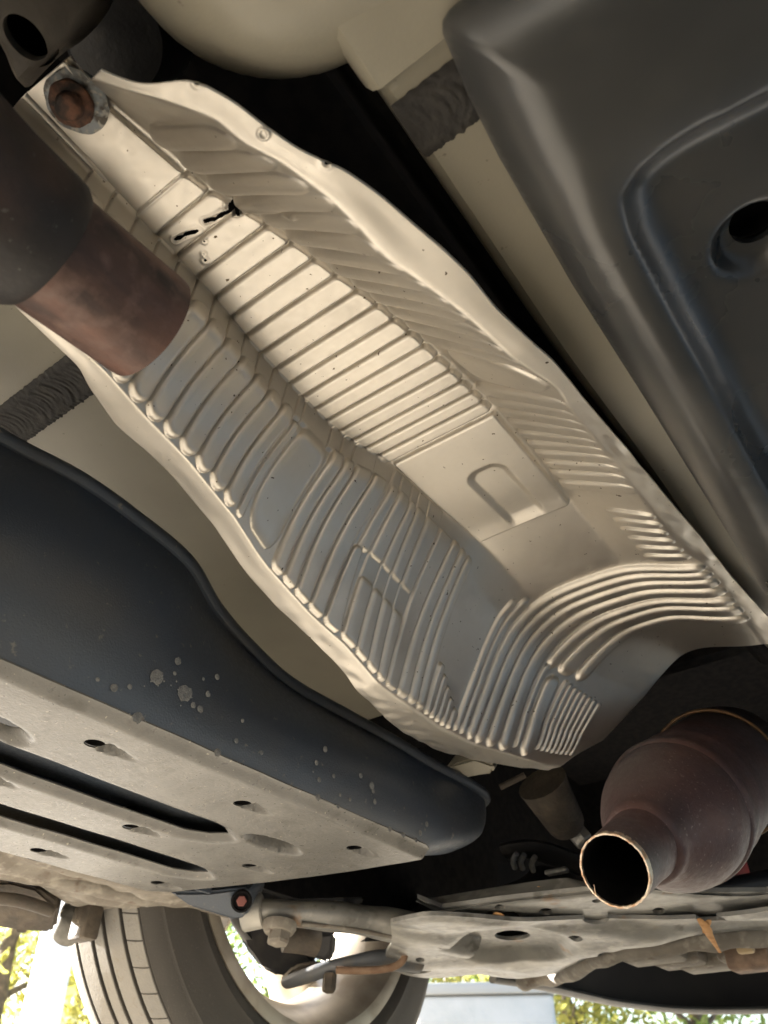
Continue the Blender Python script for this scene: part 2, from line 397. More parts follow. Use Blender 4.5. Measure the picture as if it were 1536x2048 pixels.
X1 = I([(0, -.272), (.1272, -.2840), (.1613, -.2915), (.1938, -.2965), (.2271, -.3020), (.2421, -.3045), (.2801, -.3090), (.3384, -.3105), (.3742, -.3070), (.4101, -.3100), (.4489, -.3140), (.4735, -.3150), (.5287, -.3220), (.5818, -.3204), (.6306, -.308), (.69, -.293), (.76, -.272)])
X2 = I([(0, -.2425), (.14, -.2475), (.155, -.2480), (.170, -.2500), (.1856, -.2525), (.2026, -.2563), (.220, -.2584), (.236, -.2604), (.2658, -.2612), (.2866, -.2623), (.300, -.2608), (.314, -.2600), (.3336, -.2550), (.36, -.2510), (.45, -.2540), (.56, -.270), (.64, -.265), (.74, -.215)])
X3 = I([(0, -.2405), (.0158, -.2395), (.148, -.2453), (.1948, -.2517), (.2432, -.2545), (.2837, -.2557), (.3088, -.2518), (.3355, -.2445), (.3934, -.2435), (.4444, -.2405), (.50, -.236), (.6, -.232), (.74, -.165)])
X4 = I([(0, -.203), (.0187, -.2045), (.0338, -.2067), (.0944, -.1991), (.1069, -.1963), (.1353, -.1848), (.1518, -.1804), (.1669, -.176), (.1839, -.1724), (.2001, -.1677), (.216, -.164), (.2562, -.157), (.2898, -.1528), (.3378, -.1489), (.3786, -.1484), (.4693, -.148), (.56, -.145), (.74, -.135)])
X5 = I([(0, -.1730), (.026, -.1680), (.0497, -.1496), (.0669, -.1376), (.0799, -.1356), (.0965, -.1272), (.1228, -.1201), (.1426, -.1178), (.1622, -.1173), (.1799, -.1116), (.2024, -.1051), (.2209, -.1011), (.2549, -.0965), (.2915, -.087), (.3194, -.089), (.3593, -.0903), (.4091, -.0904), (.4785, -.0896), (.5247, -.0904), (.5698, -.0847), (.6256, -.0809), (.72, -.0800), (.76, -.082)])
X6 = I([(0, -.165), (.0258, -.1616), (.036, -.1554), (.0437, -.1480), (.0459, -.1392), (.0511, -.133), (.0669, -.1258), (.0789, -.1228), (.0976, -.1165), (.116, -.1059), (.1344, -.1), (.1557, -.0952), (.1748, -.0906), (.1935, -.0877), (.2189, -.0869), (.247, -.0822), (.2696, -.079), (.2943, -.0785), (.3399, -.0783), (.4037, -.0774), (.4515, -.0750), (.5312, -.0703), (.6001, -.0684), (.6777, -.0600), (.76, -.055)])
TK = np.array([0, .10, .38, .44, .71, .94, 1.])
t = np.linspace(0, 1, NU); v = np.linspace(0, 1, NV)
Ys = np.interp(t, TK, [.016, .016, .016, .016, .0185, .026, .026])
Ye = np.interp(t, [0, .1, .22, .38, .5, .71, .94, 1], [.700, .700, .735, .745, .742, .738, .730, .735])
Y = Ys[None] + (Ye - Ys)[None] * v[:, None]
KX = [X0, X1, X2, X3, X4, X5, X6]; KZ = [zL, zL, zW, zT, zT, zR, zR]
def base_at(Y):                              # cross-section interpolated between the seven lines
    X = np.zeros_like(Y); Z = np.zeros_like(Y)
    for k in range(6):
        a = (t >= TK[k]) & (t <= TK[k + 1] + (1e-9 if k == 5 else 0)); f = ((t[a] - TK[k]) / (TK[k + 1] - TK[k]))[None]
        X[:, a] = KX[k](Y[:, a]) * (1 - f) + KX[k + 1](Y[:, a]) * f
        Z[:, a] = KZ[k](Y[:, a]) * (1 - f) + KZ[k + 1](Y[:, a]) * f
    return X, Z
def blur(A, s, ax=1):
    n = int(s * 3) + 1; k = np.exp(-.5 * (np.arange(-n, n + 1) / s) ** 2); k /= k.sum()
    A = np.moveaxis(A, ax, -1); L = A.shape[-1]
    lo = 2 * A[..., :1] - A[..., n:0:-1]; hi = 2 * A[..., -1:] - A[..., -2:-n - 2:-1]
    P = np.concatenate([lo, A, hi], -1); o = sum(k[i] * P[..., i:i + L] for i in range(2 * n + 1))
    return np.moveaxis(o, -1, ax)
X, Z = base_at(Y)
fw_ = np.clip((t - .10) / .28, 0, 1)[None]; bul = np.sin(np.pi * fw_) * sst(.56, .44, Y)
X = X - .0045 * bul; Z = Z + .0040 * bul
Xa, Za = blur(X, 2.2), blur(Z, 2.2); Xb, Zb = blur(X, 24), blur(Z, 24)
wf = sst(.44, .60, Y) * sst(.10, .22, t)[None] * sst(.985, .93, t)[None]
X = Xa + (Xb - Xa) * wf; Z = Za + (Zb - Za) * wf
X = blur(X, 8, 0); Z = blur(Z, 8, 0)
Sarc = np.concatenate([np.zeros((NV, 1)), np.cumsum(np.hypot(np.diff(X, axis=1), np.diff(Z, axis=1)), 1)], 1)
def s_at(tt): i = tt * (NU - 1); a = int(i); a = min(a, NU - 2); return Sarc[:, a] + (Sarc[:, a + 1] - Sarc[:, a]) * (i - a)
H = np.zeros_like(Y)
def pad(tA, va0, va1, tB, vb0, vb1, h, rad=None, w=.0027, es=1.0, pw=3, hb=1.0):
    lo = min(va0, vb0) - .004; hi = max(va1, vb1) + .004
    r0 = np.searchsorted(Y[:, NU // 2], lo - .02); r1 = np.searchsorted(Y[:, NU // 2], hi + .02)
    if r1 <= r0: return
    sl_ = slice(r0, r1); s = Sarc[sl_]; sa = s_at(tA)[sl_, None]; sb = s_at(tB)[sl_, None]
    q = np.clip((s - sa) / (sb - sa), 0, 1); c = lerp((va0 + va1) / 2, (vb0 + vb1) / 2, q); hw = lerp((va1 - va0) / 2, (vb1 - vb0) / 2, q)
    r = np.minimum(hw * .98, rad if rad is not None else .004)
    dx = (np.abs(s - (sa + sb) / 2) - (sb - sa) / 2) * es + r; dy = np.abs(Y[sl_] - c) - hw + r
    d = np.hypot(np.maximum(dx, 0), np.maximum(dy, 0)) + np.minimum(np.maximum(dx, dy), 0) - r
    u_ = np.clip(-d / w, 0, 1); f = np.sqrt(np.maximum(0, 1 - (1 - u_) ** pw)) * h * (1 + (hb - 1) * q)
    H[sl_] = np.maximum(H[sl_], f)
def chain(gs, tA, tB, h, gap, **k):
    for (a0, b0), (a1, b1) in zip(gs, gs[1:]):
        pad(tA, a0 + gap / 2, a1 - gap / 2, tB, b0 + gap / 2, b1 - gap / 2, h, **k)
HP = .0048
# flat strip in the middle
sc_ = [.0985, .115, .1315, .1485, .1645, .1808, .197, .213, .2285, .2432, .2572, .2712, .285, .2988, .3115, .3238, .3355]
for i, c in enumerate(sc_):
    a = (sc_[i] + sc_[i - 1]) / 2 if i else c - .0078; b = (sc_[i] + sc_[i + 1]) / 2 if i < len(sc_) - 1 else c + .0058
    h = HP * (.75 if i == 1 else 1)
    pad(.431, a + .0003, b - .0003, .706, a + .0003, b - .0003, h, rad=.0046, w=.0027, pw=2.6)
# big plate behind the strip, with its sunk tongue
pad(.445, .3440, .468, .705, .3440, .468, HP, rad=.003)
r_ = (Y > .37) & (Y < .48); s0 = s_at(.44)[:, None]; s1 = s_at(.71)[:, None]; ss = (Sarc - s0) / (s1 - s0)
qx = np.abs(ss - .58) * .095 - .019 + .015; qy = .386 - Y + .015
ins = -(np.hypot(np.maximum(qx, 0), np.maximum(qy, 0)) + np.minimum(np.maximum(qx, qy), 0) - .015)
H -= .0026 * sst(0, .008, ins) * sst(.47, .452, Y)
# left wall: grooves given as (at the foot, at the top); full lobes on the wall, lower ones across the steps
def lobes(gs, tA, tB, h, gap=.0005, **k):
    for (a0, b0), (a1, b1) in zip(gs, gs[1:]): pad(tA, a0 + gap / 2, a1 - gap / 2, tB, b0 + gap / 2, b1 - gap / 2, h, **k)
near = [(.060, .060), (.076, .076), (.093, .093), (.1095, .1095), (.1255, .1255), (.1405, .141), (.1560, .1565), (.1719, .1725), (.1870, .1882), (.2031, .2040), (.2180, .2190), (.2340, .2340), (.2480, .2470)]
lobes(near, .104, .402, .0054, gap=.0004, rad=.0072, w=.0046, es=.9, pw=2.2)
lobes([(.234, .234), (.2480, .2470), (.2550, .2545), (.285, .2850), (.2975, .2975), (.3095, .3095), (.332, .330)], .395, .437, .0022, w=.0016, rad=.001)
lobes([(.060, .060), (.076, .076), (.093, .093), (.1095, .1095), (.1255, .1255), (.141, .141), (.1565, .1565), (.1725, .1725), (.1882, .1882), (.2040, .2040), (.2190, .2190), (.2340, .2340)], .395, .437, .0022, w=.0016, rad=.001)
pad(.108, .2495, .2560, .39, .2490, .2545, .0030, rad=.003, w=.002)
pad(.118, .2575, .2897, .400, .2565, .2887, .0040, rad=.010, w=.0095, es=.45)
mid = [(.2910, .2905), (.3034, .3026), (.3166, .3140), (.3323, .3310), (.3477, .3465)]
lobes(mid, .104, .402, .0048, gap=.0003, rad=.004, w=.0044, pw=2.0)
sec = [(.3510, .3500), (.3667, .3605), (.3843, .3750), (.4005, .3855), (.4151, .4000), (.4272, .4190)]
def at_t(gs, t_): q = (t_ - .104) / (.385 - .104); return [(lerp(a, b, q), lerp(a, b, q)) for a, b in gs]
def seg(gs, ta, tb, h, **k): lobes([(lerp(a, b, (ta - .104) / .281), lerp(a, b, (tb - .104) / .281)) for a, b in gs], ta, tb, h, **k)
pad(.104, .3485, .3655, .262, .3480, .3570, .0040, rad=.005, w=.003)
seg(sec[1:], .104, .220, .0044, gap=.0003, rad=.004, w=.0044, pw=2.0)
seg(sec[1:], .215, .262, .0019, rad=.001, w=.0016)
seg(sec[:2], .258, .402, .0036, gap=.0003, rad=.004, w=.0044, pw=2.0)
seg(sec[1:], .258, .402, .0044, gap=.0003, rad=.004, w=.0044, pw=2.0)
seg(sec, .396, .436, .0022, rad=.001, w=.0016)
pad(.104, .4290, .4440, .402, .4205, .4395, .0036, rad=.004, w=.003)
# left wall, further forward
for a, b, c, d_ in ((.4455, .4610, .4410, .4535), (.4620, .4745, .4545, .4645), (.4755, .4875, .4655, .4760)):
    pad(.104, a, b, .405, c, d_, .0046, rad=.004, w=.0044, es=.6, pw=2.0)
for k in range(5):
    a = .4905 + .0102 * k; pad(.104, a, a + .0088, .205 - .014 * k, a - .001, a + .0075, .0040, rad=.003, w=.0018, es=.6)
pad(.104, .5420, .5510, .42, .5420, .5500, .0038, rad=.004, w=.0034, es=.5); pad(.104, .5525, .5620, .44, .5520, .5610, .0038, rad=.004, w=.0034, es=.5)
for a, b in ((.5640, .5765), (.5775, .5915), (.5925, .6080)): pad(.104, a, b, .955, a + .002, b + .002, .0050, rad=.006, w=.0055, es=.6, pw=2.0)
pad(.104, .6090, .6270, .42, .6095, .6265, .0052, rad=.008, w=.0066, pw=2)
pad(.36, .6095, .6265, .955, .6110, .6280, .0052, rad=.008, w=.0066, es=.5, pw=2)
pad(.104, .6290, .6370, .36, .6300, .6370, .0036, rad=.003, w=.003, es=.6)
pad(.104, .6385, .6560, .345, .6400, .6560, .0054, rad=.007, w=.0062, es=.6)
for a, b in ((.6300, .6440), (.6455, .6640), (.6655, .6790)): pad(.355, a, b, .955, a + .002, b + .002, .0050, rad=.006, w=.0056, es=.5, pw=2)
for k in range(8):
    a = .6580 + .0064 * k; pad(.104, a, a + .0059, .345 - .003 * k, a + .001, a + .0064, .0030 - .0001 * k, rad=.0028, w=.0024)
# right wall: three big shells, lobes, then thin ribs
for a, b in ((.0600, .0765), (.0770, .0935), (.0940, .1105)): pad(.735, a, b, .935, a + .008, b + .008, .0066, rad=.008, w=.0068, es=.45, pw=2.0, hb=.3)
rg = [.1117, .127, .1427, .1580, .1739, .1885, .2031, .217, .2325, .247, .2610]
lobes([(g_, g_ + .004) for g_ in rg], .726, .940, .0064, gap=.0004, rad=.0072, w=.0062, es=.45, pw=2.0, hb=.16)
pad(.74, .2620, .304, .935, .2650, .300, .0034, rad=.016, w=.012, es=.6)
rg = [.3065, .3210, .3340, .3474, .3614, .3748, .3880, .4013, .4146, .4290, .4450]
lobes([(g_, g_ - .002) for g_ in rg], .726, .938, .0060, gap=.0004, rad=.0055, w=.0048, es=.45, pw=2.0, hb=.14)
for a in (.470, .484, .499, .514, .530, .545): pad(.80, a, a + .012, .938, a, a + .012, .0026, rad=.005, w=.0045, es=.4)
# flat bolt plate at the rear with its raised right edge
pl = sst(.0935, .0895, Y) * sst(.425, .445, t)[None] * sst(.722, .705, t)[None]; H += pl * .0040
H += .0022 * np.exp(-((t[None] - .703) / .008) ** 2) * sst(.092, .086, Y)
H += .0020 * np.exp(-((t[None] - .445) / .010) ** 2) * sst(.085, .05, Y)
# dents and crumpled rims
px, py, pz = X.copy(), Y.copy(), Z.copy()
rim = sst(.075, .02, t)[None] * np.ones_like(Y) + sst(.955, .985, t)[None]
H += rim * (.0011 * fnoise(X, Y, 95, 7, 3) + .0012 * fnoise(X, Y, 230, 7, 4) * sst(.25, .45, Y))
H += .0004 * fnoise(X, Y, 60, 8, 5)
def pathd(pts):
    d = np.full(Y.shape, 1e9)
    for (ax, ay), (bx, by) in zip(pts, pts[1:]):
        q = np.clip(((px - ax) * (bx - ax) + (py - ay) * (by - ay)) / ((bx - ax) ** 2 + (by - ay) ** 2), 0, 1)
        d = np.minimum(d, np.hypot(px - ax - q * (bx - ax), py - ay - q * (by - ay)))
    return d
crease = pathd([(-.1845, .1215), (-.1760, .1222), (-.1641, .1258), (-.1521, .1322)])
H += .0011 * np.exp(-(crease / .0012) ** 2)
slits = [([(-.2348, .1152), (-.2285, .1166), (-.2200, .1186)], .0014), ([(-.2125, .1178), (-.2070, .1197), (-.2010, .1203), (-.1935, .1226)], .0015), ([(-.1925, .1206), (-.1860, .1216)], .0044)]
tear = np.full(Y.shape, 1e9)
for p, r in slits:
    d = pathd(p); tear = np.minimum(tear, d - r * (.8 + .5 * fnoise(px, py, 900, 5, 9)))
    H += .0012 * np.exp(-(d / .0035) ** 2) * fnoise(px, py, 500, 6, 11) + .0016 * np.exp(-((d - r - .0010) / .0009) ** 2) * (.5 + .5 * fnoise(px, py, 260, 5, 12))
for (cx, cy, r) in ((-.110, .1085, .0013), (-.1331, .0524, .0008), (-.2213, .1255, .0006), (-.2300, .1345, .0009), (-.2275, .131, .0005)):
    dd = np.hypot(px - cx, py - cy); tear = np.minimum(tear, dd - r); H += .0006 * np.exp(-((dd - r * 2) / .0012) ** 2)
ring = np.hypot(px + .1247, py - .0832); H += .0008 * np.exp(-((ring - .0022) / .0007) ** 2)
# move along the surface normal, towards the ground
dXu, dZu, dYu = np.gradient(X, axis=1), np.gradient(Z, axis=1), np.gradient(Y, axis=1)
dXv, dZv, dYv = np.gradient(X, axis=0), np.gradient(Z, axis=0), np.gradient(Y, axis=0)
nx_ = dYu * dZv - dZu * dYv; ny_ = dZu * dXv - dXu * dZv; nz_ = dXu * dYv - dYu * dXv
L = np.sqrt(nx_ ** 2 + ny_ ** 2 + nz_ ** 2) + 1e-12; sg = -np.sign(nz_)
VX, VY, VZ = X + sg * nx_ / L * H, Y + sg * ny_ / L * H, Z + sg * nz_ / L * H
V = np.column_stack([VX.ravel(), VY.ravel(), VZ.ravel()])
jj, ii = np.meshgrid(np.arange(NV - 1), np.arange(NU - 1), indexing='ij')
q = np.stack([jj * NU + ii, (jj + 1) * NU + ii, (jj + 1) * NU + ii + 1, jj * NU + ii + 1], -1).reshape(-1, 4)
keep = (tear[:-1, :-1] + tear[1:, 1:]).ravel() / 2 > 0
q = q[keep]
# turned-up edges give the sheet its thickness
b = [j * NU for j in range(NV)] + [(NV - 1) * NU + i for i in range(1, NU)] + [j * NU + NU - 1 for j in range(NV - 2, -1, -1)] + [i for i in range(NU - 2, 0, -1)]
nb = len(b); base = len(V); V = np.vstack([V, V[b] + np.array([0, 0, .0016])])
sk = np.array([(b[(k + 1) % nb], b[k], base + k, base + (k + 1) % nb) for k in range(nb)])
q = np.vstack([q, sk])
me = bpy.data.meshes.new('shell'); me.vertices.add(len(V)); me.vertices.foreach_set('co', V.ravel())
me.loops.add(q.size); me.loops.foreach_set('vertex_index', q.ravel().astype(np.int32))
me.polygons.add(len(q)); me.polygons.foreach_set('loop_start', np.arange(0, q.size, 4, dtype=np.int32))
me.update(calc_edges=True); me.validate()
shell = link('shell', me, ALU, sh)
# rusty bolt with its eaten-away washer
bc = at(145, 205, .4035) ; dn = Vector((.03, -.05, -1)).normalized()
bolt = lathe('bolt', [(-.004, .0045), (0, .0100), (.0012, .0112), (.0030, .0110), (.0042, .0092), (.0046, .0070), (.0085, .0064), (.0096, .0052), (.0098, 0)], bc - Vector((0, 0, -.0000)), dn, BOLT, sh, 40, wob=lambda s, a: .05 * noise.noise((math.cos(a) * 2.2, math.sin(a) * 2.2, s * 300)) + .03 * noise.noise((math.cos(a) * 6, math.sin(a) * 6, s * 300)))
lathe('washer', [(-.002, .002), (-.0015, .0155), (0, .0158), (.0004, .0150), (.0006, .004)], bc + Vector((.0022, .0010, 0)) + dn * -.0002, dn, WASH, bolt, 56, wob=lambda s, a: .09 * noise.noise((math.cos(a) * 1.3 + 4, math.sin(a) * 1.3, 0)) + .05 * noise.noise((math.cos(a) * 4, math.sin(a) * 4, 3)))

# ------------------------------------------------------------------ exhaust pipe, rear stub
ax = Vector((-71, 2066, 302)).normalized()
pe = dp(298, 653, .36)
ex = empty('exhaust_pipe', pe - ax * .1, 'rusty sawn-off exhaust pipe stub entering from the upper left', 'exhaust pipe')
PR = .0280
lathe('pipe', [(-.30, PR), (-.06, PR), (-.012, PR), (-.004, PR * 1.004), (0, PR * .995), (.0004, PR - .0008), (.0002, PR - .0018), (-.05, PR - .0018), (-.05, 0)], pe, ax, RUST, ex, 96, wob=lambda s, a: .004 * noise.noise((math.cos(a) * 2, math.sin(a) * 2, s * 30)))
lathe('sleeve', [(-.42, PR * 1.6), (-.20, PR * 1.55), (-.135, PR * 1.45), (-.105, PR * 1.30), (-.085, PR * 1.20), (-.064, PR * 1.15), (-.059, PR * 1.12), (-.056, PR * 1.05), (-.0555, PR * .98)], pe, ax, SLEEVE, ex, 96, wob=lambda s, a: .006 * noise.noise((math.cos(a) * 2, math.sin(a) * 2, s * 20)))

# ------------------------------------------------------------------ catalytic converter, front half, drooping
ca = dp(1228, 1741, .55); cb = dp(1372, 1606, .715); cd = (cb - ca); CL = cd.length; cd.normalize()
ct = empty('catalytic_converter', ca, 'purple brown catalytic converter hanging down with a freshly sawn open neck', 'catalytic converter')
r0 = .0262
prof = [(.004, r0), (.050, r0 * 1.040), (.064, r0 * 1.080), (.0655, r0 * 1.160), (.069, r0 * 1.250), (.076, r0 * 1.280), (.082, r0 * 1.350), (.092, r0 * 1.535), (.110, r0 * 1.846), (.128, r0 * 2.140), (.140, r0 * 2.291), (.150, r0 * 2.367), (.160, r0 * 2.400), (.164, r0 * 2.409), (.166, r0 * 2.484), (.172, r0 * 2.518), (.180, r0 * 2.510), (.183, r0 * 2.434), (.21, r0 * 2.417), (.215, r0 * 2.468), (.221, r0 * 2.476), (.227, r0 * 2.434), (.40, r0 * 2.442), (.42, r0 * 2.308), (.46, r0 * 1.552), (.46, 0)]
lathe('body', prof, ca, cd, CAT, ct, 112, wob=lambda s, a: .008 * noise.noise((math.cos(a) * 1.5, math.sin(a) * 1.5, s * 14)) + .0015 * noise.noise((math.cos(a) * 7, math.sin(a) * 7, s * 120)))
jag = lambda s, a: .016 * noise.noise((math.cos(a) * 9, math.sin(a) * 9, 1)) + .010 * noise.noise((math.cos(a) * 30, math.sin(a) * 30, 4))
lathe('cut_edge', [(.006, r0 * 1.004), (.001, r0 * 1.004), (0, r0 * .995), (0, r0 * .945), (.002, r0 * .935)], ca, cd, CUT, ct, 160, wob=jag)
lathe('inner_bore', [(.0018, r0 * .94), (.10, r0 * .96), (.14, r0 * 1.3), (.14, 0)], ca, cd, BLACKIN, ct, 64)
a_, b_, _ = frame_of(cd)
bm = bmesh.new(); P = [ca + cd * .335 + (a_ * math.cos(x) + b_ * math.sin(x)) * r0 * 2.60 for x in np.linspace(0, 2 * math.pi, 64)]
add_tube(bm, P, .0020, 10, cap=False); from_bm('clamp_ring', bm, COPPER, ct)
bm = bmesh.new(); add_box(bm, ca + cd * .085 + (a_ * .5 + b_ * -.8).normalized() * r0 * 1.24, (.016, .003, .003), cd.to_track_quat('X', 'Z'), .001)
tube('saw_burr', [ca + b_ * r0 * .5 - a_ * r0 * .8, ca + b_ * r0 * .42 - a_ * r0 * .76 - cd * .001, ca + b_ * r0 * .25 - a_ * r0 * .74], .00035, CUT, ct, 6); bm.free()

# ------------------------------------------------------------------ right plastic cover
cv = empty('plastic_cover', (.1, .3, .32), 'dusty black plastic undercover with a sunk panel and a round drain hole at upper right', 'undercover')
ol = chaikin([(-.042, .092), (.55, .155), (.55, 1.0), (-.044, 1.0), (-.048, .60), (-.049, .33), (-.0505, .20)], 1)
ol = [(-.0425, .0985), (-.0405, .0955), (-.036, .0940), (-.03, .0938), (.0, .0975), (.12, .11), (.5, .15), (.5, 1.0), (-.044, 1.0), (-.047, .60), (-.0485, .33), (-.050, .234), (-.0485, .155), (-.0462, .124)]
rec = chaikin([(.35, .215), (.0526, .1835), (.0148, .1790), (-.0085, .1860), (-.0135, .2047), (-.0138, .2247), (-.0128, .3007), (-.0100, .4214), (-.004, .70), (.35, .70)], 2)
main_ = chaikin([(-.025, .112), (.10, .122), (.6, .17), (.6, 1.1), (-.026, 1.1), (-.031, .25), (-.030, .15)], 2)
hc = (.0360, .2540)
def cover_z(x, y):
    u = np.clip(sdpoly(x, y, ol) / .036, 0, 1); z = .340 - .031 * (1 - (1 - u) ** 2.4)
    di = sdpoly(x, y, rec); z = z + .005 * np.clip((.026 + di) / .026, 0, 1) ** 2
    u = np.clip((di + .001) / .020, 0, 1); z = z + .015 * (1 - (1 - u) ** 2.2)
    dh = np.hypot(x - hc[0] + .0035, y - hc[1] - .003); z = z + .012 * sst(.0225, .0125, dh)
    return z + .0005 * fnoise(x, y, 40, 6, 21) + .00015 * fnoise(x, y, 300, 6, 22)
sheet('panel', ol, [ell(hc[0], hc[1], .0118, .0118, 40)], cover_z, .0028, COVER, cv, thick=.004)
bm = bmesh.new(); add_lathe(bm, [(0, .0125), (.011, .0125), (.011, 0)], (hc[0], hc[1], .348), (0, 0, 1), 32); from_bm('drain_hole', bm, BLACKIN, cv)  # black cup puts the shade inside the drain hole into its colour

# ------------------------------------------------------------------ left undercover: blue-black side and dusty ribbed bottom
uc = empty('undercover_panel', (-.5, .3, .2), 'ribbed plastic undercover with dusty bottom, black side wall and row of drain holes at left', 'undercover')
edge = [(-.388, -.60), (-.388, .05), (-.386, .176), (-.3835, .34), (-.3820, .50), (-.3800, .565), (-.3790, .584), (-.3835, .597), (-.396, .602), (-.415, .602)]
ol = edge + [(-.4777, .5935), (-.5786, .571), (-.6669, .546), (-.690, .52), (-.690, -.60)]
holes_ = [(-.425, .267), (-.4255, .4028), (-.4248, .5400), (-.5361, .388), (-.5352, .5250), (-.6540, .3829), (-.6500, .5150), (-.5361, .252), (-.654, .25), (-.425, .13)]
def slot(x, hw, ya, yb): return [(x - hw, ya), (x + hw, ya), (x + hw, yb - 2 * hw), (x + hw * .75, yb - hw * .8), (x + hw * .2, yb), (x - hw * .5, yb - hw * .5), (x - hw, yb - hw * 1.6)]
slots_ = [slot(-.500, .0185, -.5, .458), slot(-.599, .0165, -.5, .530)]
scoops_ = [ell(-.462, .190, .017, .045, 28), ell(-.4760, .492, .0085, .026, 24)]
def uc_z(x, y):
    z = np.full(np.shape(x), .2)
    for sl__ in slots_: z = z + .005 * sst(-.010, .001, sdpoly(x, y, sl__))
    for cx, cy, rx, ry, dp_ in ((-.4760, .492, .0140, .036, .018), (-.462, .190, .024, .056, .020)):
        q = np.hypot((x - cx) / rx, (y - cy) / ry); z = np.maximum(z, .2 + dp_ * sst(1.0, .55, q))
    for hx, hy in holes_:                      # teardrop dimples running forward from each hole
        v_ = (y - hy) / .036; wdt = .0095 * (1 - np.clip(v_, 0, 1)) + .0005
        d = np.where(v_ > .12, np.abs(x - hx) / wdt, 9.0)
        z = z + .0075 * sst(1.05, .6, d) * sst(1.0, .2, v_) * sst(.12, .26, v_) * (z < .206)
    z = z + .020 * sst(.560, .602, y - .25 * np.minimum(0, x + .4777) * -1 * 1.0) * 0
    ed = np.minimum(-.384 - x, 1); z = z + .006 * sst(.012, 0, ed)
    z = z + .010 * sst(-.682, -.692, x)
    return z + .0010 * fnoise(x, y, 30, 6, 31) + .0004 * fnoise(x, y, 90, 6, 32)
sheet('bottom', ol, [ell(a, b_, .0070, .0070, 20) for a, b_ in holes_] + [dense(q_, .004) for q_ in slots_] + scoops_, uc_z, .0026, PANEL, uc, thick=.0010)
box('slot_backing', (-.525, 0, .2190), (.27, 1.17, .004), PLAST, uc, bev=.001)  # added dark backing, makes the cut-through channels look shaded inside
box('gap_wall', (-.650, 0, .2105), (.004, 1.17, .014), PLAST, uc, bev=.001)  # added wall closing the gap behind the slots so they stay dark
box('gap_wall', (-.545, 0, .2120), (.004, 1.17, .012), PLAST, uc, bev=.001)  # second added wall, blocks the view through between the slots
bm = bmesh.new()
for a, b_ in holes_: add_lathe(bm, [(0, .0069), (.013, .0069), (.013, 0)], (a, b_, .2012), (0, 0, 1), 16)  # black cups, the dark of each hole given as colour
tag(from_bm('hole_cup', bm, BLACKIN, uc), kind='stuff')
# side wall: from the bottom edge up to the lipped top edge
topl = [(-.400, -.60, .35), (-.400, .05, .350), (-.396, .127, .346), (-.388, .180, .346), (-.3865, .228, .343), (-.392, .284, .340), (-.4025, .327, .325), (-.412, .378, .316), (-.411, .43, .304), (-.402, .50, .298), (-.395, .560, .294), (-.391, .620, .290), (-.387, .670, .289), (-.3865, .705, .287), (-.392, .725, .286), (-.408, .733, .284), (-.43, .735, .282)]
E_ = spline([(a, b_, .2062) for a, b_ in edge] , 12); T_ = spline(topl, 12)
def resample(P, n):
    P = np.array([tuple(p) for p in P]); L = np.r_[0, np.cumsum(np.linalg.norm(np.diff(P, axis=0), axis=1))]; L /= L[-1]
    u = np.linspace(0, 1, n); return np.column_stack([np.interp(u, L, P[:, k]) for k in range(3)])
n1, n2 = 200, 26; E_ = resample(E_, n1); T_ = resample(T_, n1)
def by_y(P):                                  # resample both rims so that columns run at about the same Y
    return P
V = []; F = []
for i in range(n1):
    for j in range(n2):
        u = j / (n2 - 1); p = E_[i] * (1 - u) + T_[i] * u
        inn = .0005 - .013 * math.sin(math.pi * u ** .8); end_ = max(0, (i - n1 * .86) / (n1 * .14))
        V.append((p[0] - inn, p[1] + .022 * end_ * math.sin(math.pi * u), p[2] - .012 * end_ * math.sin(math.pi * u)))
for i in range(n1 - 1):
    for j in range(n2 - 1): a = i * n2 + j; F.append((a, a + n2, a + n2 + 1, a + 1))
mesh('side_wall', V, F, PLAST, uc)
bm = bmesh.new(); add_tube(bm, [Vector(p) + Vector((.0015, 0, .002)) for p in T_], .0055, 10, (.8, 1.0)); from_bm('top_lip', bm, PLAST, uc)
# dried splashes on the side wall
def wall_pt(px, py):
    r = ray(px, py); best = None
    Va = np.array(V); d = Va @ np.array(r.normalized()); dist = np.linalg.norm(Va - np.outer(d, np.array(r.normalized())), axis=1)
    return Vector(V[int(np.argmin(dist))])
bm = bmesh.new()
sp = [(316, 1362, 17), (375, 1388, 19), (358, 1325, 9), (345, 1344, 5), (438, 1356, 7), (410, 1384, 7), (405, 1365, 4), (381, 1410, 7), (396, 1427, 8), (217, 1376, 9), (260, 1370, 6), (195, 1351, 5), (482, 1444, 5), (468, 1489, 6), (425, 1507, 9), (265, 1450, 13), (517, 1503, 5), (646, 1495, 7), (633, 1528, 6), (632, 1561, 6), (663, 1555, 5), (715, 1548, 6), (744, 1572, 8), (742, 1587, 5), (746, 1602, 6), (630, 1600, 8), (700, 1599, 4), (665, 1622, 5), (673, 1588, 4), (848, 1645, 6), (838, 1664, 6), (779, 1664, 6), (798, 1672, 7), (902, 1670, 4), (826, 1682, 6), (622, 1541, 3)]
vv = Vector((1, -.05, -.10)).normalized(); ta, tb, _ = frame_of(vv)
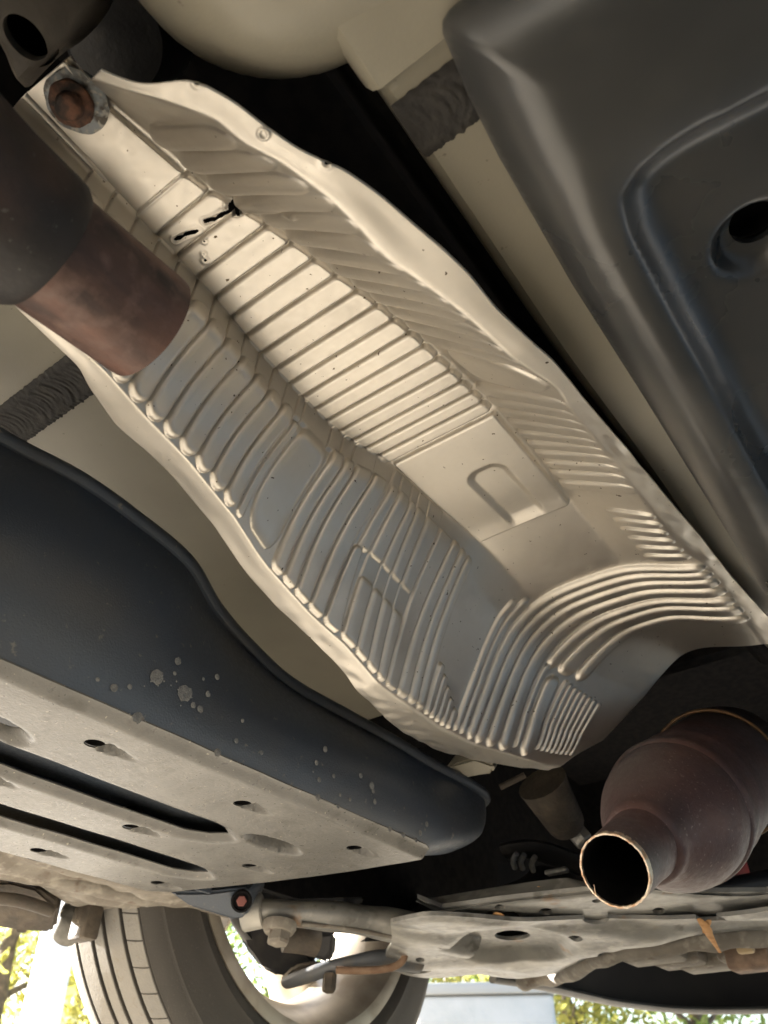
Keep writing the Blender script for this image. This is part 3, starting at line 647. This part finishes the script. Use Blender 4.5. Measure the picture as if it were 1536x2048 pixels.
for x_, y_, r_px in sp:
    if r_px > 12: subs = [(x_, y_, r_px)] + [(x_ + random.gauss(0, r_px * .9), y_ + random.gauss(0, r_px * .8), 2) for _ in range(7)]
    else: subs = [(x_, y_, r_px)]
    for X_, Y_, rp in subs:
        p = wall_pt(X_, Y_); rr = rp * p.length / 1750; c = p + vv * .0012
        vs = []
        for k in range(14):
            a = 2 * math.pi * k / 14; q_ = rr * (1 + .22 * noise.noise((math.cos(a) * 2 + X_, math.sin(a) * 2, Y_)))
            vs.append(bm.verts.new(c + ta * q_ * math.cos(a) + tb * q_ * math.sin(a)))
        cc = bm.verts.new(c + vv * .0005)
        for k in range(14): bm.faces.new((vs[k], vs[(k + 1) % 14], cc))
tag(from_bm('mud_splash', bm, MUD, uc), kind='stuff')

# ------------------------------------------------------------------ bracket with the oval hole, upper left
hb = empty('hanger_bracket', (-.19, .0, .40), 'grey brown floor brace with an oval hole at upper left corner', 'bracket')
z_ = .385
ol = xy([(-80, -60), (225, -60), (214, 20), (190, 62), (150, 100), (112, 122), (70, 165), (42, 196), (14, 165), (-10, 100), (-80, 0)], z_)
hole = [tuple(at(50 + 47 * math.cos(a) * .9 + 14 * math.sin(a), 75 + 46 * math.sin(a) + 12 * math.cos(a), z_)[:2]) for a in np.linspace(0, 2 * math.pi, 32, endpoint=False)]
sheet('brace', chaikin(ol, 2), [hole], lambda x, y: z_ + .010 * sst(.006, -.001, dpoly(x, y, ol)), .0025, mat('grey_brown_primer', (.085, .075, .064), .6, 0, [((.06, .052, .044), 60, .55, .1)], bump=.0004, bscale=300), hb, thick=.006)
bm = bmesh.new(); hx_, hy_ = np.mean(hole, 0); add_lathe(bm, [(0, .0135), (.05, .0135), (.05, 0)], (hx_, hy_, z_ + .004), (0, 0, 1), 32); from_bm('hole_shade', bm, BLACKIN, hb)  # black cup painting the shade inside the oval hole
lathe('dark_boss', [(-.05, .030), (0, .030), (.006, .026), (.008, 0)], at(235, 75, .46), (.1, -.2, -1), DARK, hb, 40)

# ------------------------------------------------------------------ front subframe, pale pressed steel
sf = empty('front_subframe', (-.3, .9, .19), 'pale grey pressed steel front subframe with round and oval holes behind the catalytic converter', 'subframe')
z_ = .19
ol = xy([(835, 1803), (880, 1829), (960, 1832), (1027, 1828), (1050, 1846), (1244, 1851), (1400, 1840), (1700, 1800), (1700, 1730), (1536, 1788), (1430, 1796), (1300, 1800), (1125, 1793), (1000, 1806), (885, 1823)], z_)
flo = xy([(835, 1803), (880, 1829), (960, 1832), (1027, 1828), (1050, 1846), (1244, 1851), (1420, 1842), (1620, 1815), (1620, 1760), (1536, 1790), (1400, 1790), (1300, 1780), (1200, 1786), (1125, 1793), (1000, 1806), (885, 1823)], z_)
hh = [(1000, 1815, 11, 5), (1092, 1824, 14, 7), (1277, 1843, 12, 6), (1318, 1823, 13, 6.5), (1193, 1803, 9, 4)]
def px_ell(x, y, a, b, z, n=20): return [tuple(at(x + a * math.cos(k), y + b * math.sin(k), z)[:2]) for k in np.linspace(0, 2 * math.pi, n, endpoint=False)]
sheet('rear_plate', flo, [px_ell(*h, z_) for h in hh], lambda x, y: z_ + .003 * sst(.01, 0, dpoly(x, y, flo)) + .001 * fnoise(x, y, 25, 5, 41), .006, STEEL, sf, thick=.004)
def strip(name, lower, upper, mat_, parent, n=60, bulge=0, rows=8):
    A = resample(spline(lower, 6), n); B = resample(spline(upper, 6), n); V = []; F = []
    for i in range(n):
        for j in range(rows):
            u = j / (rows - 1); p = Vector(A[i]).lerp(Vector(B[i]), u)
            nn = Vector((-.3, -1, -.4)).normalized(); p += nn * bulge * math.sin(math.pi * u)
            V.append(p)
    for i in range(n - 1):
        for j in range(rows - 1): a = i * rows + j; F.append((a, a + rows, a + rows + 1, a + 1))
    return mesh(name, V, F, mat_, parent)
# upturned rear flange of the plate
strip('rear_flange', [at(835, 1803, .19), at(885, 1823, .19), at(1000, 1806, .19), at(1125, 1793, .19), at(1200, 1786, .19), at(1300, 1780, .19), at(1400, 1790, .19), at(1536, 1790, .19), at(1620, 1760, .19)],
      [at(833, 1800, .193), at(880, 1793, .212), at(1000, 1773, .212), at(1125, 1756, .210), at(1160, 1762, .206), at(1240, 1776, .198), at(1400, 1788, .192), at(1536, 1786, .192), at(1620, 1756, .192)], STEEL, sf, bulge=.002)
# main member: a wide stamped sheet with ridges, ovals and an uneven lower edge
z_ = .178
mo = xy([(778, 1856), (810, 1846), (850, 1836), (900, 1838), (960, 1842), (1040, 1850), (1250, 1856), (1420, 1846), (1700, 1804), (1700, 1880), (1536, 1868), (1430, 1872), (1330, 1884), (1260, 1892), (1190, 1912), (1150, 1932), (1120, 1947), (1085, 1954), (1040, 1960), (1000, 1958), (960, 1951), (930, 1955), (890, 1960), (840, 1961), (800, 1954), (776, 1938), (770, 1912), (786, 1890)], z_)
oh = [px_ell(1195, 1857, 28, 6, z_), px_ell(1424, 1848, 30, 7, z_), px_ell(1217, 1899, 24, 6, z_), px_ell(1150, 1880, 16, 5, z_), px_ell(831, 1943, 32, 6.5, z_), px_ell(1027, 1897, 36, 8, z_), px_ell(840, 1917, 9, 3, z_)]
ridge1 = xy([(600, 1850), (900, 1880), (1100, 1862), (1536, 1856)], z_); ridge2 = xy([(760, 1930), (960, 1925), (1060, 1935), (1160, 1905), (1300, 1880)], z_)
def pd(x, y, pts):
    d = np.full(np.shape(x), 1e9)
    for (ax_, ay), (bx, by) in zip(pts, pts[1:]):
        q = np.clip(((x - ax_) * (bx - ax_) + (y - ay) * (by - ay)) / ((bx - ax_) ** 2 + (by - ay) ** 2), 0, 1); d = np.minimum(d, np.hypot(x - ax_ - q * (bx - ax_), y - ay - q * (by - ay)))
    return d
ring_c = at(1027, 1897, z_)
def sub_z(x, y):
    z = z_ + .007 * np.exp(-(pd(x, y, ridge1) / .022) ** 2) - .006 * np.exp(-(pd(x, y, ridge2) / .03) ** 2)
    dr = np.hypot((x - ring_c.x) / 1.0, (y - ring_c.y) / 1.0); z = z + .012 * sst(.075, .055, dr)
    return z + .003 * sst(.02, 0, dpoly(x, y, mo)) + .0025 * fnoise(x, y, 22, 6, 42) + .0015 * fnoise(x, y, 60, 6, 43)
sheet('main_member', chaikin(mo, 2), oh, sub_z, .006, STEEL, sf, thick=.004)
bm = bmesh.new(); P = spline([at(1040, 1958, .186), at(1110, 1950, .182), at(1190, 1916, .18), at(1260, 1894, .18), at(1340, 1884, .18), at(1430, 1874, .18), at(1560, 1868, .18)], 10)
add_tube(bm, P, lambda u: .010 + .004 * noise.noise((u * 14, 0, 0)), 12, (1, 1.3)); from_bm('rolled_edge', bm, DUST, sf)

# ------------------------------------------------------------------ lower suspension arm in front of the wheel
la = empty('suspension_arm', (-.6, .75, .17), 'dusty grey lower suspension arm with a bolted bush across the wheel', 'suspension arm')
P = spline([dp(512, 1826, .83), dp(590, 1828, .84), dp(680, 1834, .855), dp(760, 1846, .87), dp(850, 1862, .885), dp(940, 1880, .90)], 10)
tube('beam', P, lambda u: .0125 + .0065 * u + .0008 * math.sin(22 * u), STEEL, la, 24, (1.5, 1))
tube('weld_seam', [p + Vector((.008, -.012, -.0125 - .0055 * i / len(P))) for i, p in enumerate(P[12:44])], .0022, DUST, la, 8)
lathe('bush_sleeve', [(-.012, 0), (-.012, .016), (-.010, .018), (.010, .018), (.012, .016), (.012, 0)], dp(505, 1824, .825), Vector((.5, .3, .1)), STEEL, la, 28)
prism('rubber_stop', [dp(505, 1806, .84), dp(590, 1798, .845), dp(690, 1796, .855), dp(685, 1812, .85), dp(560, 1816, .84)], Vector((-.01, .05, .012)), DARK, la, .002)
lathe('bolt_flange', [(0, 0), (0, .0185), (.005, .0185), (.010, .0155), (.010, 0)], dp(560, 1846, .815), Vector((.06, -.16, -1)), DUST, la, 32)
hexhead('bolt_head', dp(560, 1855, .812), Vector((.06, -.16, -1)), .0125, .0165, DUST, la)
tube('bush', spline([dp(568, 1876, .86), dp(605, 1880, .865), dp(634, 1886, .87)], 5), .0145, BROWN, la, 20)
prism('rubber_block', [dp(618, 1872, .90), dp(668, 1866, .90), dp(664, 1905, .90), dp(650, 1921, .90), dp(622, 1912, .90)], Vector((-.02, .03, .004)), DARK, la, .003)
P = spline([dp(572, 1966, .93), dp(612, 1952, .92), dp(660, 1936, .915), dp(712, 1926, .92), dp(770, 1920, .93), dp(840, 1924, .94)], 10)
tube('lower_link', P, lambda u: .008 + .007 * u + .001 * math.sin(10 * u), DSTEEL, la, 20, (1.25, .8))
P = spline([dp(672, 1940, .895), dp(730, 1941, .895), dp(780, 1936, .895), dp(806, 1920, .90), dp(812, 1888, .905)], 10)
tube('rust_seam', P, .0042, mat('rust_orange', (.30, .20, .13), .8, 0, [((.20, .12, .075), 60, .5, .1)], bump=.001, bscale=200), la, 10)
prism('lower_cup', [dp(560, 1966, .925), dp(590, 1935, .92), dp(640, 1925, .915), (dp(668, 1936, .915)), dp(664, 1954, .915), dp(612, 1966, .92)], Vector((-.03, .03, .01)), BROWN, la, .004, 3)
hexhead('joint_nut', dp(660, 1950, .905), Vector((.1, -.2, -1)), .0085, .018, BROWN, la)
prism('knuckle', [dp(462, 1826, .99), dp(530, 1832, .985), dp(545, 1878, .98), dp(600, 1900, .97), dp(640, 1925, .97), dp(606, 1950, .97), dp(560, 1957, .97), dp(522, 1938, .98), dp(488, 1895, .985)], Vector((-.03, .03, .02)), DARK, la, .006, 3)
# ------------------------------------------------------------------ front wheel
WC = Vector((-.815, .862, .335)); WR = .322
def rr_(r): return .228 + (r - .232) * .70
wh = empty('wheel', (WC.x, WC.y, WC.z - WR), 'dusty front road wheel with grooved tyre and alloy rim seen from its inner side', 'wheel')
axw = Vector((1, 0, 0))
def tyre_prof():
    h = .096; P = []
    for x, r in ((-.098, .232), (-.110, .245), (-.116, .285), (-.112, .325), (-.100, .348), (-.088, .3585), (-.075, .3625), (-.066, .3638), (-.060, .3642), (-.0595, .357), (-.0535, .357), (-.053, .3648), (-.035, .3656), (-.0195, .366), (-.019, .3585), (-.012, .3585), (-.0115, .366), (.0115, .366), (.012, .3585), (.019, .3585), (.0195, .366), (.035, .3656), (.053, .3648), (.0535, .357), (.0595, .357), (.060, .3642), (.066, .3638), (.075, .3625), (.088, .3585), (.0885, .3565), (.0905, .3560), (.091, .3575), (.100, .348), (.108, .333), (.1085, .331), (.111, .328), (.114, .305), (.1165, .285), (.116, .268), (.1175, .264), (.116, .260), (.110, .245), (.098, .232)):
        P.append((x * .72, rr_(r)))
    return P
bm = bmesh.new(); prof = tyre_prof(); seg = 144; prof[0] = (prof[0][0], prof[0][1])
def blk(s, a):
    return 0
add_lathe(bm, prof, WC, axw, seg); bmesh.ops.recalc_face_normals(bm, faces=bm.faces)
ty = from_bm('tyre', bm, TYRE, wh, angle=R(30))
# shoulder blocks and sipes: thin raised blocks between cross grooves, one per pitch
bm = bmesh.new(); npt = 72
for k in range(npt):
    for (xa, xb, ra, rb, sk_) in ((.0610, .0880, .3640, .3586, .10), (-.0880, -.0610, .3586, .3640, -.10), (.0205, .0525, .3660, .3648, .22), (-.0525, -.0205, .3648, .3660, -.22), (-.0105, .0105, .3660, .3660, 0)):
        vs = []; gp = .03 if xa == .0610 else 0
        a0 = 2 * math.pi * (k + gp) / npt; a1 = 2 * math.pi * (k + 1 - gp) / npt
        half = 0 if xa != .0610 else 2 * math.pi / npt * sk_ * 1.6
        for i in range(4):
            for (x, r, sh_) in ((xa, ra, 0), ((xa + xb) / 2, max(ra, rb) - abs(ra - rb) * .3, half / 2), (xb, rb, half)):
                a = lerp(a0, a1, i / 3) + sh_; vs.append((x * .72, rr_(r) + .0012, a))
        bv = [bm.verts.new(WC + Vector((x, r * math.cos(a), r * math.sin(a)))) for x, r, a in vs]
        lo = [bm.verts.new(WC + Vector((x, (r - .006) * math.cos(a), (r - .006) * math.sin(a)))) for x, r, a in vs]
        for i in range(3):
            for j in range(2): q4 = i * 3 + j; bm.faces.new((bv[q4], bv[q4 + 1], bv[q4 + 4], bv[q4 + 3]))
        for i in range(3):
            for e in (0, 2): bm.faces.new((bv[i * 3 + e], bv[i * 3 + 3 + e], lo[i * 3 + 3 + e], lo[i * 3 + e]))
        for j in range(2):
            for i in (0, 3): bm.faces.new((bv[i * 3 + j], bv[i * 3 + j + 1], lo[i * 3 + j + 1], lo[i * 3 + j]))
bmesh.ops.recalc_face_normals(bm, faces=bm.faces)
tag(from_bm('tread_block', bm, TREAD, wh, angle=R(30)), kind='stuff')
lathe('rim', [(-.080, .222), (-.085, .230), (-.081, .235), (-.074, .226), (-.050, .212), (-.02, .192), (.03, .196), (.058, .212), (.070, .219), (.0735, .228), (.0765, .2345), (.0800, .2350), (.0805, .226), (.079, .218), (.070, .211), (.058, .204), (.03, .190), (-.02, .186), (-.05, .204), (-.074, .217), (-.080, .222)], WC, axw, RIM, wh, 112)
for k in range(5):                             # spokes on the outer face
    a = 2 * math.pi * k / 5 + .35
    bm = bmesh.new(); dirv = Vector((0, math.cos(a), math.sin(a)))
    P = [WC + Vector((-.066, 0, 0)) + dirv * r for r in (.03, .08, .14, .19, .210)]
    add_tube(bm, P, lambda u: .030 + .014 * u, 14, (1.15, .42)); from_bm('spoke', bm, RIM, wh)
lathe('hub', [(-.085, 0), (-.085, .045), (-.04, .06), (.02, .06), (.02, 0)], WC, axw, DSTEEL, wh, 36)
lathe('brake_disc', [(.005, .05), (.005, .140), (.012, .142), (.020, .140), (.020, .075), (.045, .070), (.045, 0)], WC, axw, DARK, wh, 64)

# ------------------------------------------------------------------ dusty sill bracket and jacking plate left of the panel
jp = empty('jacking_plate', (-.74, .5, .2), 'mud dusted jacking plate and rocker rail below the undercover at lower left', 'jacking plate')
z_ = .205
ol = xy([(-80, 1700), (0, 1722), (120, 1744), (240, 1768), (345, 1786), (400, 1800), (470, 1822), (500, 1835), (470, 1842), (410, 1848), (340, 1855), (300, 1845), (270, 1838), (190, 1830), (130, 1818), (60, 1775), (0, 1768), (-80, 1755)], z_)
h2 = [px_ell(338, 1827, 16, 4, z_), px_ell(222, 1827, 20, 3, z_)]
lum = xy([(190, 1790), (260, 1800), (330, 1812)], z_)
def jz(x, y):
    return z_ + .006 * sst(.015, 0, dpoly(x, y, ol)) + .008 * np.exp(-((x + .735 + .02 * (y - .4)) / .012) ** 2) - .008 * np.exp(-(pd(x, y, lum) / .02) ** 2) * (1 + .8 * fnoise(x, y, 160, 6, 51)) + .0025 * fnoise(x, y, 45, 6, 52) + .0016 * fnoise(x, y, 190, 6, 53)
sheet('plate', ol, h2, jz, .005, DUST, jp, thick=.014)
P = spline([at(-60, 1722, .215), at(60, 1745, .213), at(200, 1775, .211), at(300, 1795, .211)], 10)
tube('rail', P, .012, DUST, jp, 14, (1, .8))
kb = empty('sill_bracket', (-.82, .45, .2), 'dark brown bolted bracket below the sill at left edge above the greenery', 'bracket')
bm = bmesh.new()
Pz = [at(-80, 1768, .205), at(20, 1766, .205), at(75, 1780, .203), at(118, 1812, .198), at(112, 1858, .180), at(95, 1868, .176), at(40, 1860, .176), at(-80, 1848, .178)]
top_ = [bm.verts.new(p) for p in Pz]; bot_ = [bm.verts.new(p + Vector((-.05, .03, .04))) for p in Pz]
bm.faces.new(top_); bm.faces.new(bot_[::-1])
for i in range(len(Pz)): bm.faces.new((top_[i], top_[(i + 1) % len(Pz)], bot_[(i + 1) % len(Pz)], bot_[i]))
bmesh.ops.recalc_face_normals(bm, faces=bm.faces)
bmesh.ops.bevel(bm, geom=list(bm.edges), offset=.004, segments=2, affect='EDGES'); from_bm('plate', bm, BROWN, kb)
hexhead('bolt', at(50, 1842, .186), Vector((.6, -.5, -.6)), .008, .012, BROWN, kb)
P = spline([at(-60, 1795, .192), at(30, 1800, .191), at(105, 1822, .187)], 8); tube('fold', P, .006, BROWN, kb, 10)
gt = empty('drain_tube', (-.8, .55, .19), 'short grey rubber tube end beside the dark bracket, left of the tyre', 'rubber tube')
tube('hose', spline([at(165, 1815, .215), at(150, 1840, .198), at(128, 1868, .186)], 8), lambda u: .022 - .006 * u, mat('grey_rubber', (.16, .155, .14), .75, 0, [((.10, .095, .085), 60, .55, .1)], bump=.0006, bscale=200), gt, 20)
box('clamp', at(172, 1846, .19), (.03, .02, .035), BROWN, gt, bev=.004)
bb = empty('side_bracket', (-.6, .62, .2), 'blue black folded bracket with a reddish bolt hole at the undercover front corner', 'bracket')
bm = bmesh.new(); Pz = [at(335, 1784, .203), at(420, 1784, .205), at(495, 1776, .21), at(503, 1800, .203), at(490, 1835, .188), at(470, 1842, .184), at(380, 1815, .192)]
top_ = [bm.verts.new(p) for p in Pz]; bot_ = [bm.verts.new(p + Vector((-.02, .04, .03))) for p in Pz]
bm.faces.new(top_); bm.faces.new(bot_[::-1])
for i in range(len(Pz)): bm.faces.new((top_[i], top_[(i + 1) % len(Pz)], bot_[(i + 1) % len(Pz)], bot_[i]))
bmesh.ops.recalc_face_normals(bm, faces=bm.faces); bmesh.ops.bevel(bm, geom=list(bm.edges), offset=.003, segments=2, affect='EDGES'); from_bm('plate', bm, PLAST, bb)
p = at(483, 1802, .2); vd = p.normalized() * -1
lathe('grommet', [(-.004, 0), (-.004, .011), (.002, .011), (.003, .009), (.001, .0075), (.001, 0)], p + vd * .006, vd, BLACKIN, bb, 28)
hexhead('bolt', p + vd * .006, vd, .0055, .004, mat('red_rust', (.20, .07, .06), .7), bb)

# ------------------------------------------------------------------ engine bay pieces seen past the converter
ep = empty('engine_shroud', (-.3, 1.0, .3), 'large dark shroud in the engine bay behind the converter neck', 'engine shroud')
z_ = .24
bm = bmesh.new()
A = [at(560, 1800, .205), at(700, 1795, .207), at(840, 1800, .206), at(1000, 1770, .214), at(1130, 1752, .216), at(1300, 1790, .196), at(1560, 1780, .196)]
B = [at(690, 1735, .27), at(800, 1715, .275), at(930, 1670, .285), at(985, 1632, .30), at(1060, 1650, .29), at(1165, 1700, .265), at(1560, 1690, .26)]
shift = Vector((-.06, .22, 0))
strip('front_face', [p + shift for p in A], [p + shift * 1.2 + Vector((0, 0, .015)) for p in B], DARK, ep, rows=10)
P = spline([at(960, 1640, .30), at(1010, 1632, .30), at(1075, 1650, .292), at(1180, 1690, .272), at(1240, 1716, .26)], 12)
tube('upper_tray', [p + shift * .6 for p in P], .020, DARK, ep, 16, (1.4, .45))
P = spline([at(968, 1636, .30), at(1020, 1636, .298), at(1075, 1656, .289), at(1180, 1694, .270)], 12)
tube('worn_rim', [p + shift * .55 for p in P], .0022, BROWN, ep, 8)
cs = empty('coil_spring', (-.3, .9, .27), 'few glinting turns of a dark coil in the gap above the subframe', 'coil')
for k, (x_, y_) in enumerate(((985, 1668), (1002, 1670), (1026, 1675))):
    P = spline([at(x_ + 3, y_ - 16, .285), at(x_ - 4, y_, .280), at(x_, y_ + 16, .274)], 6); tube('turn', [p + shift * .5 for p in P], .0035, STEEL if k == 2 else DSTEEL, cs, 8)
box('lug', at(1076, 1691, .268) + shift * .5, (.03, .012, .006), STEEL, cs, bev=.002)
mb = empty('engine_mount', (-.32, .78, .3), 'olive brown mounting arm with a pale bolt end under the front of the heat shield', 'engine mount')
P = spline([at(1052, 1530, .315), at(1075, 1570, .300), at(1105, 1620, .285)], 8)
tube('arm', [p + Vector((-.02, .08, .01)) for p in P], lambda u: .030 - .008 * u, BROWN, mb, 20)
hexhead('bolt', at(1125, 1628, .283) + Vector((-.02, .08, .005)), Vector((.5, .2, -.8)), .012, .016, STEEL, mb)
tube('stay', [at(1050, 1550, .31), at(1000, 1575, .30)], .0035, BROWN, mb, 8)
gb = empty('grey_support', (-.37, .72, .3), 'olive grey body support between the black side wall and the heat shield tip', 'body support')
bm = bmesh.new(); Pz = [at(875, 1555, .293), at(905, 1530, .30), at(950, 1515, .306), at(990, 1530, .300), at(985, 1548, .294), at(950, 1552, .293), at(890, 1568, .288)]
top_ = [bm.verts.new(p) for p in Pz]; bot_ = [bm.verts.new(p + Vector((-.02, .08, .06))) for p in Pz]
bm.faces.new(top_); bm.faces.new(bot_[::-1])
for i in range(len(Pz)): bm.faces.new((top_[i], top_[(i + 1) % len(Pz)], bot_[(i + 1) % len(Pz)], bot_[i]))
bmesh.ops.recalc_face_normals(bm, faces=bm.faces); bmesh.ops.bevel(bm, geom=list(bm.edges), offset=.003, segments=2, affect='EDGES'); from_bm('block', bm, PAINT, gb)
rc = empty('red_cap', dp(1465, 1745, .98), 'blurred red plastic cap below the catalytic converter at right', 'cap')
lathe('cap', [(0, 0), (0, .040), (.004, .045), (.05, .045), (.055, .038), (.055, 0)], dp(1470, 1735, .95), Vector((-1, .2, .05)), RED, rc, 32)
tube('hose', spline([dp(1330, 1785, .9), dp(1430, 1780, .92), dp(1560, 1755, .95)], 8), .012, DARK, rc, 12)

# ------------------------------------------------------------------ front undertray lip, black sheet for the dark void behind it
ut = empty('front_undertray', (-.45, 1.35, .2), 'grey front undertray lip with a black sheet for the dark void, along the bottom right edge', 'undertray')
A = [at(985, 1960, .186), at(1080, 1974, .185), at(1160, 1992, .185), at(1250, 2010, .185), at(1400, 2022, .185), at(1700, 2020, .185)]
strip('void_sheet', A, [p + Vector((0, .05, .17)) for p in A], mat('void_black', (.012, .012, .014), .8, 0, [((.02, .02, .02), 8, .55, .15)], spec=.2), ut, rows=6)  # near-black wall stands in for the shaded void behind the lip
P = spline([at(985, 1958, .185), at(1080, 1972, .184), at(1160, 1990, .184), at(1250, 2008, .184), at(1400, 2021, .184), at(1700, 2018, .184)], 10)
tube('lip', P, .007, mat('grey_lip', (.10, .10, .10), .5, 0, [((.07, .07, .07), 12, .55, .1)]), ut, 12, (1.2, .8))
ac = empty('dusty_actuator', (-.25, .95, .18), 'dusty grey cast housing hanging below the subframe at right edge', 'housing')
bm = bmesh.new()
for (x_, y_, sx, sy, sz) in ((1290, 1905, .07, .05, .024), (1345, 1912, .06, .05, .026), (1405, 1915, .07, .05, .03), (1470, 1900, .05, .05, .03)):
    add_box(bm, at(x_, y_, .176) + Vector((0, .03, .006)), (sx, sy, sz), Matrix.Rotation(R(-35), 3, 'Z').to_quaternion() if False else None, .006)
from_bm('casing', bm, DUST, ac)
box('connector', at(1500, 1912, .172), (.05, .04, .03), mat('clay_brown', (.26, .18, .13), .8, 0, [((.16, .11, .08), 60, .5, .1)], bump=.001, bscale=200), ac, bev=.006)
box('tab', at(1490, 1895, .172), (.018, .012, .012), mat('tan_tab', (.45, .34, .20), .7), ac, bev=.003)

# ------------------------------------------------------------------ dry straw caught on the subframe
def straw(P, label, wd=.0035, name='straw'):
    t_ = empty(name, P[0], label, 'dry leaf')
    bm = bmesh.new(); add_tube(bm, spline(P, 5), lambda u: wd * (.5 + math.sin(math.pi * min(.98, u + .08))), 8, (1, .25)); from_bm('blade', bm, STRAW, t_)
straw([at(1398, 1838, .176), at(1412, 1855, .172), at(1420, 1872, .169), at(1440, 1905, .163)], 'orange dry leaf blade hanging from the subframe at right', .0030)
straw([at(1418, 1840, .176), at(1412, 1852, .174), at(1408, 1866, .170)], 'short curled dry leaf scrap beside the long hanging blade', .0028)
straw([at(992, 1826, .187), at(998, 1832, .186), at(1000, 1838, .184)], 'tiny orange leaf scrap below the first subframe hole', .004)
straw([at(1075, 1774, .205), at(1082, 1778, .203), at(1085, 1786, .200)], 'pale crumb of leaf on the subframe rear flange', .004)

# ------------------------------------------------------------------ beyond the car: trees, post, white block
def tree(x, y, h, rad, li, label, seed):
    g = random.Random(seed)
    tr = empty('tree', (x, y, GZ), label, 'tree', 'trees beyond the car')
    bm = bmesh.new(); th = h * .42
    P = [Vector((x + g.gauss(0, .03) * k, y + g.gauss(0, .03) * k, GZ - .05 + th * 1.9 * k / 6)) for k in range(7)]
    add_tube(bm, spline(P, 3), lambda u: .11 * (1 - .75 * u) * h / 4, 10)
    tips = []
    for k in range(9):
        b0 = P[2 + k % 4]; a = g.uniform(0, 6.28); ln = rad * g.uniform(.5, .95)
        e = b0 + Vector((math.cos(a) * ln, math.sin(a) * ln, g.uniform(.1, .6) * ln)); m_ = b0.lerp(e, .5) + Vector((0, 0, .1 * ln))
        add_tube(bm, spline([b0, m_, e], 4), lambda u: .035 * (1 - .8 * u) * h / 4, 6); tips.append(e)
    from_bm('trunk', bm, BARK, tr)
    V = []; F = []
    cl = [(P[-1] + Vector((g.gauss(0, rad * .4), g.gauss(0, rad * .4), g.gauss(-.1, .4) * rad)), g.uniform(.25, .5) * rad) for _ in range(16)] + [(e, g.uniform(.25, .42) * rad) for e in tips] \
        + [(Vector((x + g.gauss(0, rad * .6), y + g.gauss(0, rad * .6), GZ + h * g.uniform(.12, .6))), g.uniform(.25, .5) * rad) for _ in range(12)]
    for c, r in cl:
        for _ in range(230):
            d = Vector((g.gauss(0, 1), g.gauss(0, 1), g.gauss(0, 1))).normalized() * r * g.uniform(.3, 1) ** .6
            p = c + d; s = g.uniform(.03, .07)
            if p.z < GZ + .05: continue
            a = Vector((g.gauss(0, 1), g.gauss(0, 1), g.gauss(0, 1))).normalized(); b2 = a.cross(Vector((g.gauss(0, 1), g.gauss(0, 1), g.gauss(0, 1)))).normalized()
            k = len(V); V += [p - a * s, p + b2 * s * .4, p + a * s, p - b2 * s * .4]; F.append((k, k + 1, k + 2, k + 3))
    mesh('crown', V, F, LEAF[li], tr, smooth=False)
def far(px_, dist): r = ray(px_, 1960); h = math.hypot(r.x, r.y); return r.x / h * dist, r.y / h * dist
for i, (p_, ds, h, rad, li, lb) in enumerate(((20, 7.5, 3.6, 1.5, 1, 'yellow green tree beyond the car at far left behind the bracket'), (170, 10, 4.0, 1.6, 0, 'green tree beyond the car just left of the tyre'),
                                             (560, 11, 4.2, 1.7, 2, 'dark green tree seen through the wheel spokes'), (1130, 9, 3.4, 1.5, 1, 'yellow green bush tree under the front undertray right of the white block'), (1380, 10, 3.8, 1.6, 0, 'green tree low at the right under the front undertray'), (900, 13, 4.2, 1.8, 0, 'green tree behind the white block'))):
    x, y = far(p_, ds); tree(x, y, h, rad, li, lb, 100 + i)
x, y = far(108, 4.6)
po = empty('post', (x, y, GZ), 'thick white painted post beyond the car left of the tyre', 'post')
lathe('shaft', [(-.05, .11), (0, .11), (.02, .095), (1.2, .085), (3.2, .075), (3.25, 0)], (x, y, GZ), (-.03, -.02, 1), WHITE, po, 32)
x, y = far(965, 3.9)
wb = empty('concrete_block', (x, y, GZ), 'low pale grey block with a darker top edge beyond the front wheel', 'block')
bm = bmesh.new(); d_ = Vector((x, y, 0)).normalized()
add_box(bm, Vector((x, y, GZ + .27)) + d_ * .2, (.60, .40, .54), d_.to_track_quat('Y', 'Z'), .02, 3); from_bm('block', bm, mat('pale_concrete_block', (.46, .455, .44), .8, 0, [((.40, .40, .385), 6, .55, .12)], bump=.002, bscale=40), wb)
box('cap', Vector((x, y, GZ + .565)) + d_ * .2, (.63, .43, .045), mat('grey_cap', (.33, .33, .32), .7), wb, rot=d_.to_track_quat('Y', 'Z'), bev=.01)
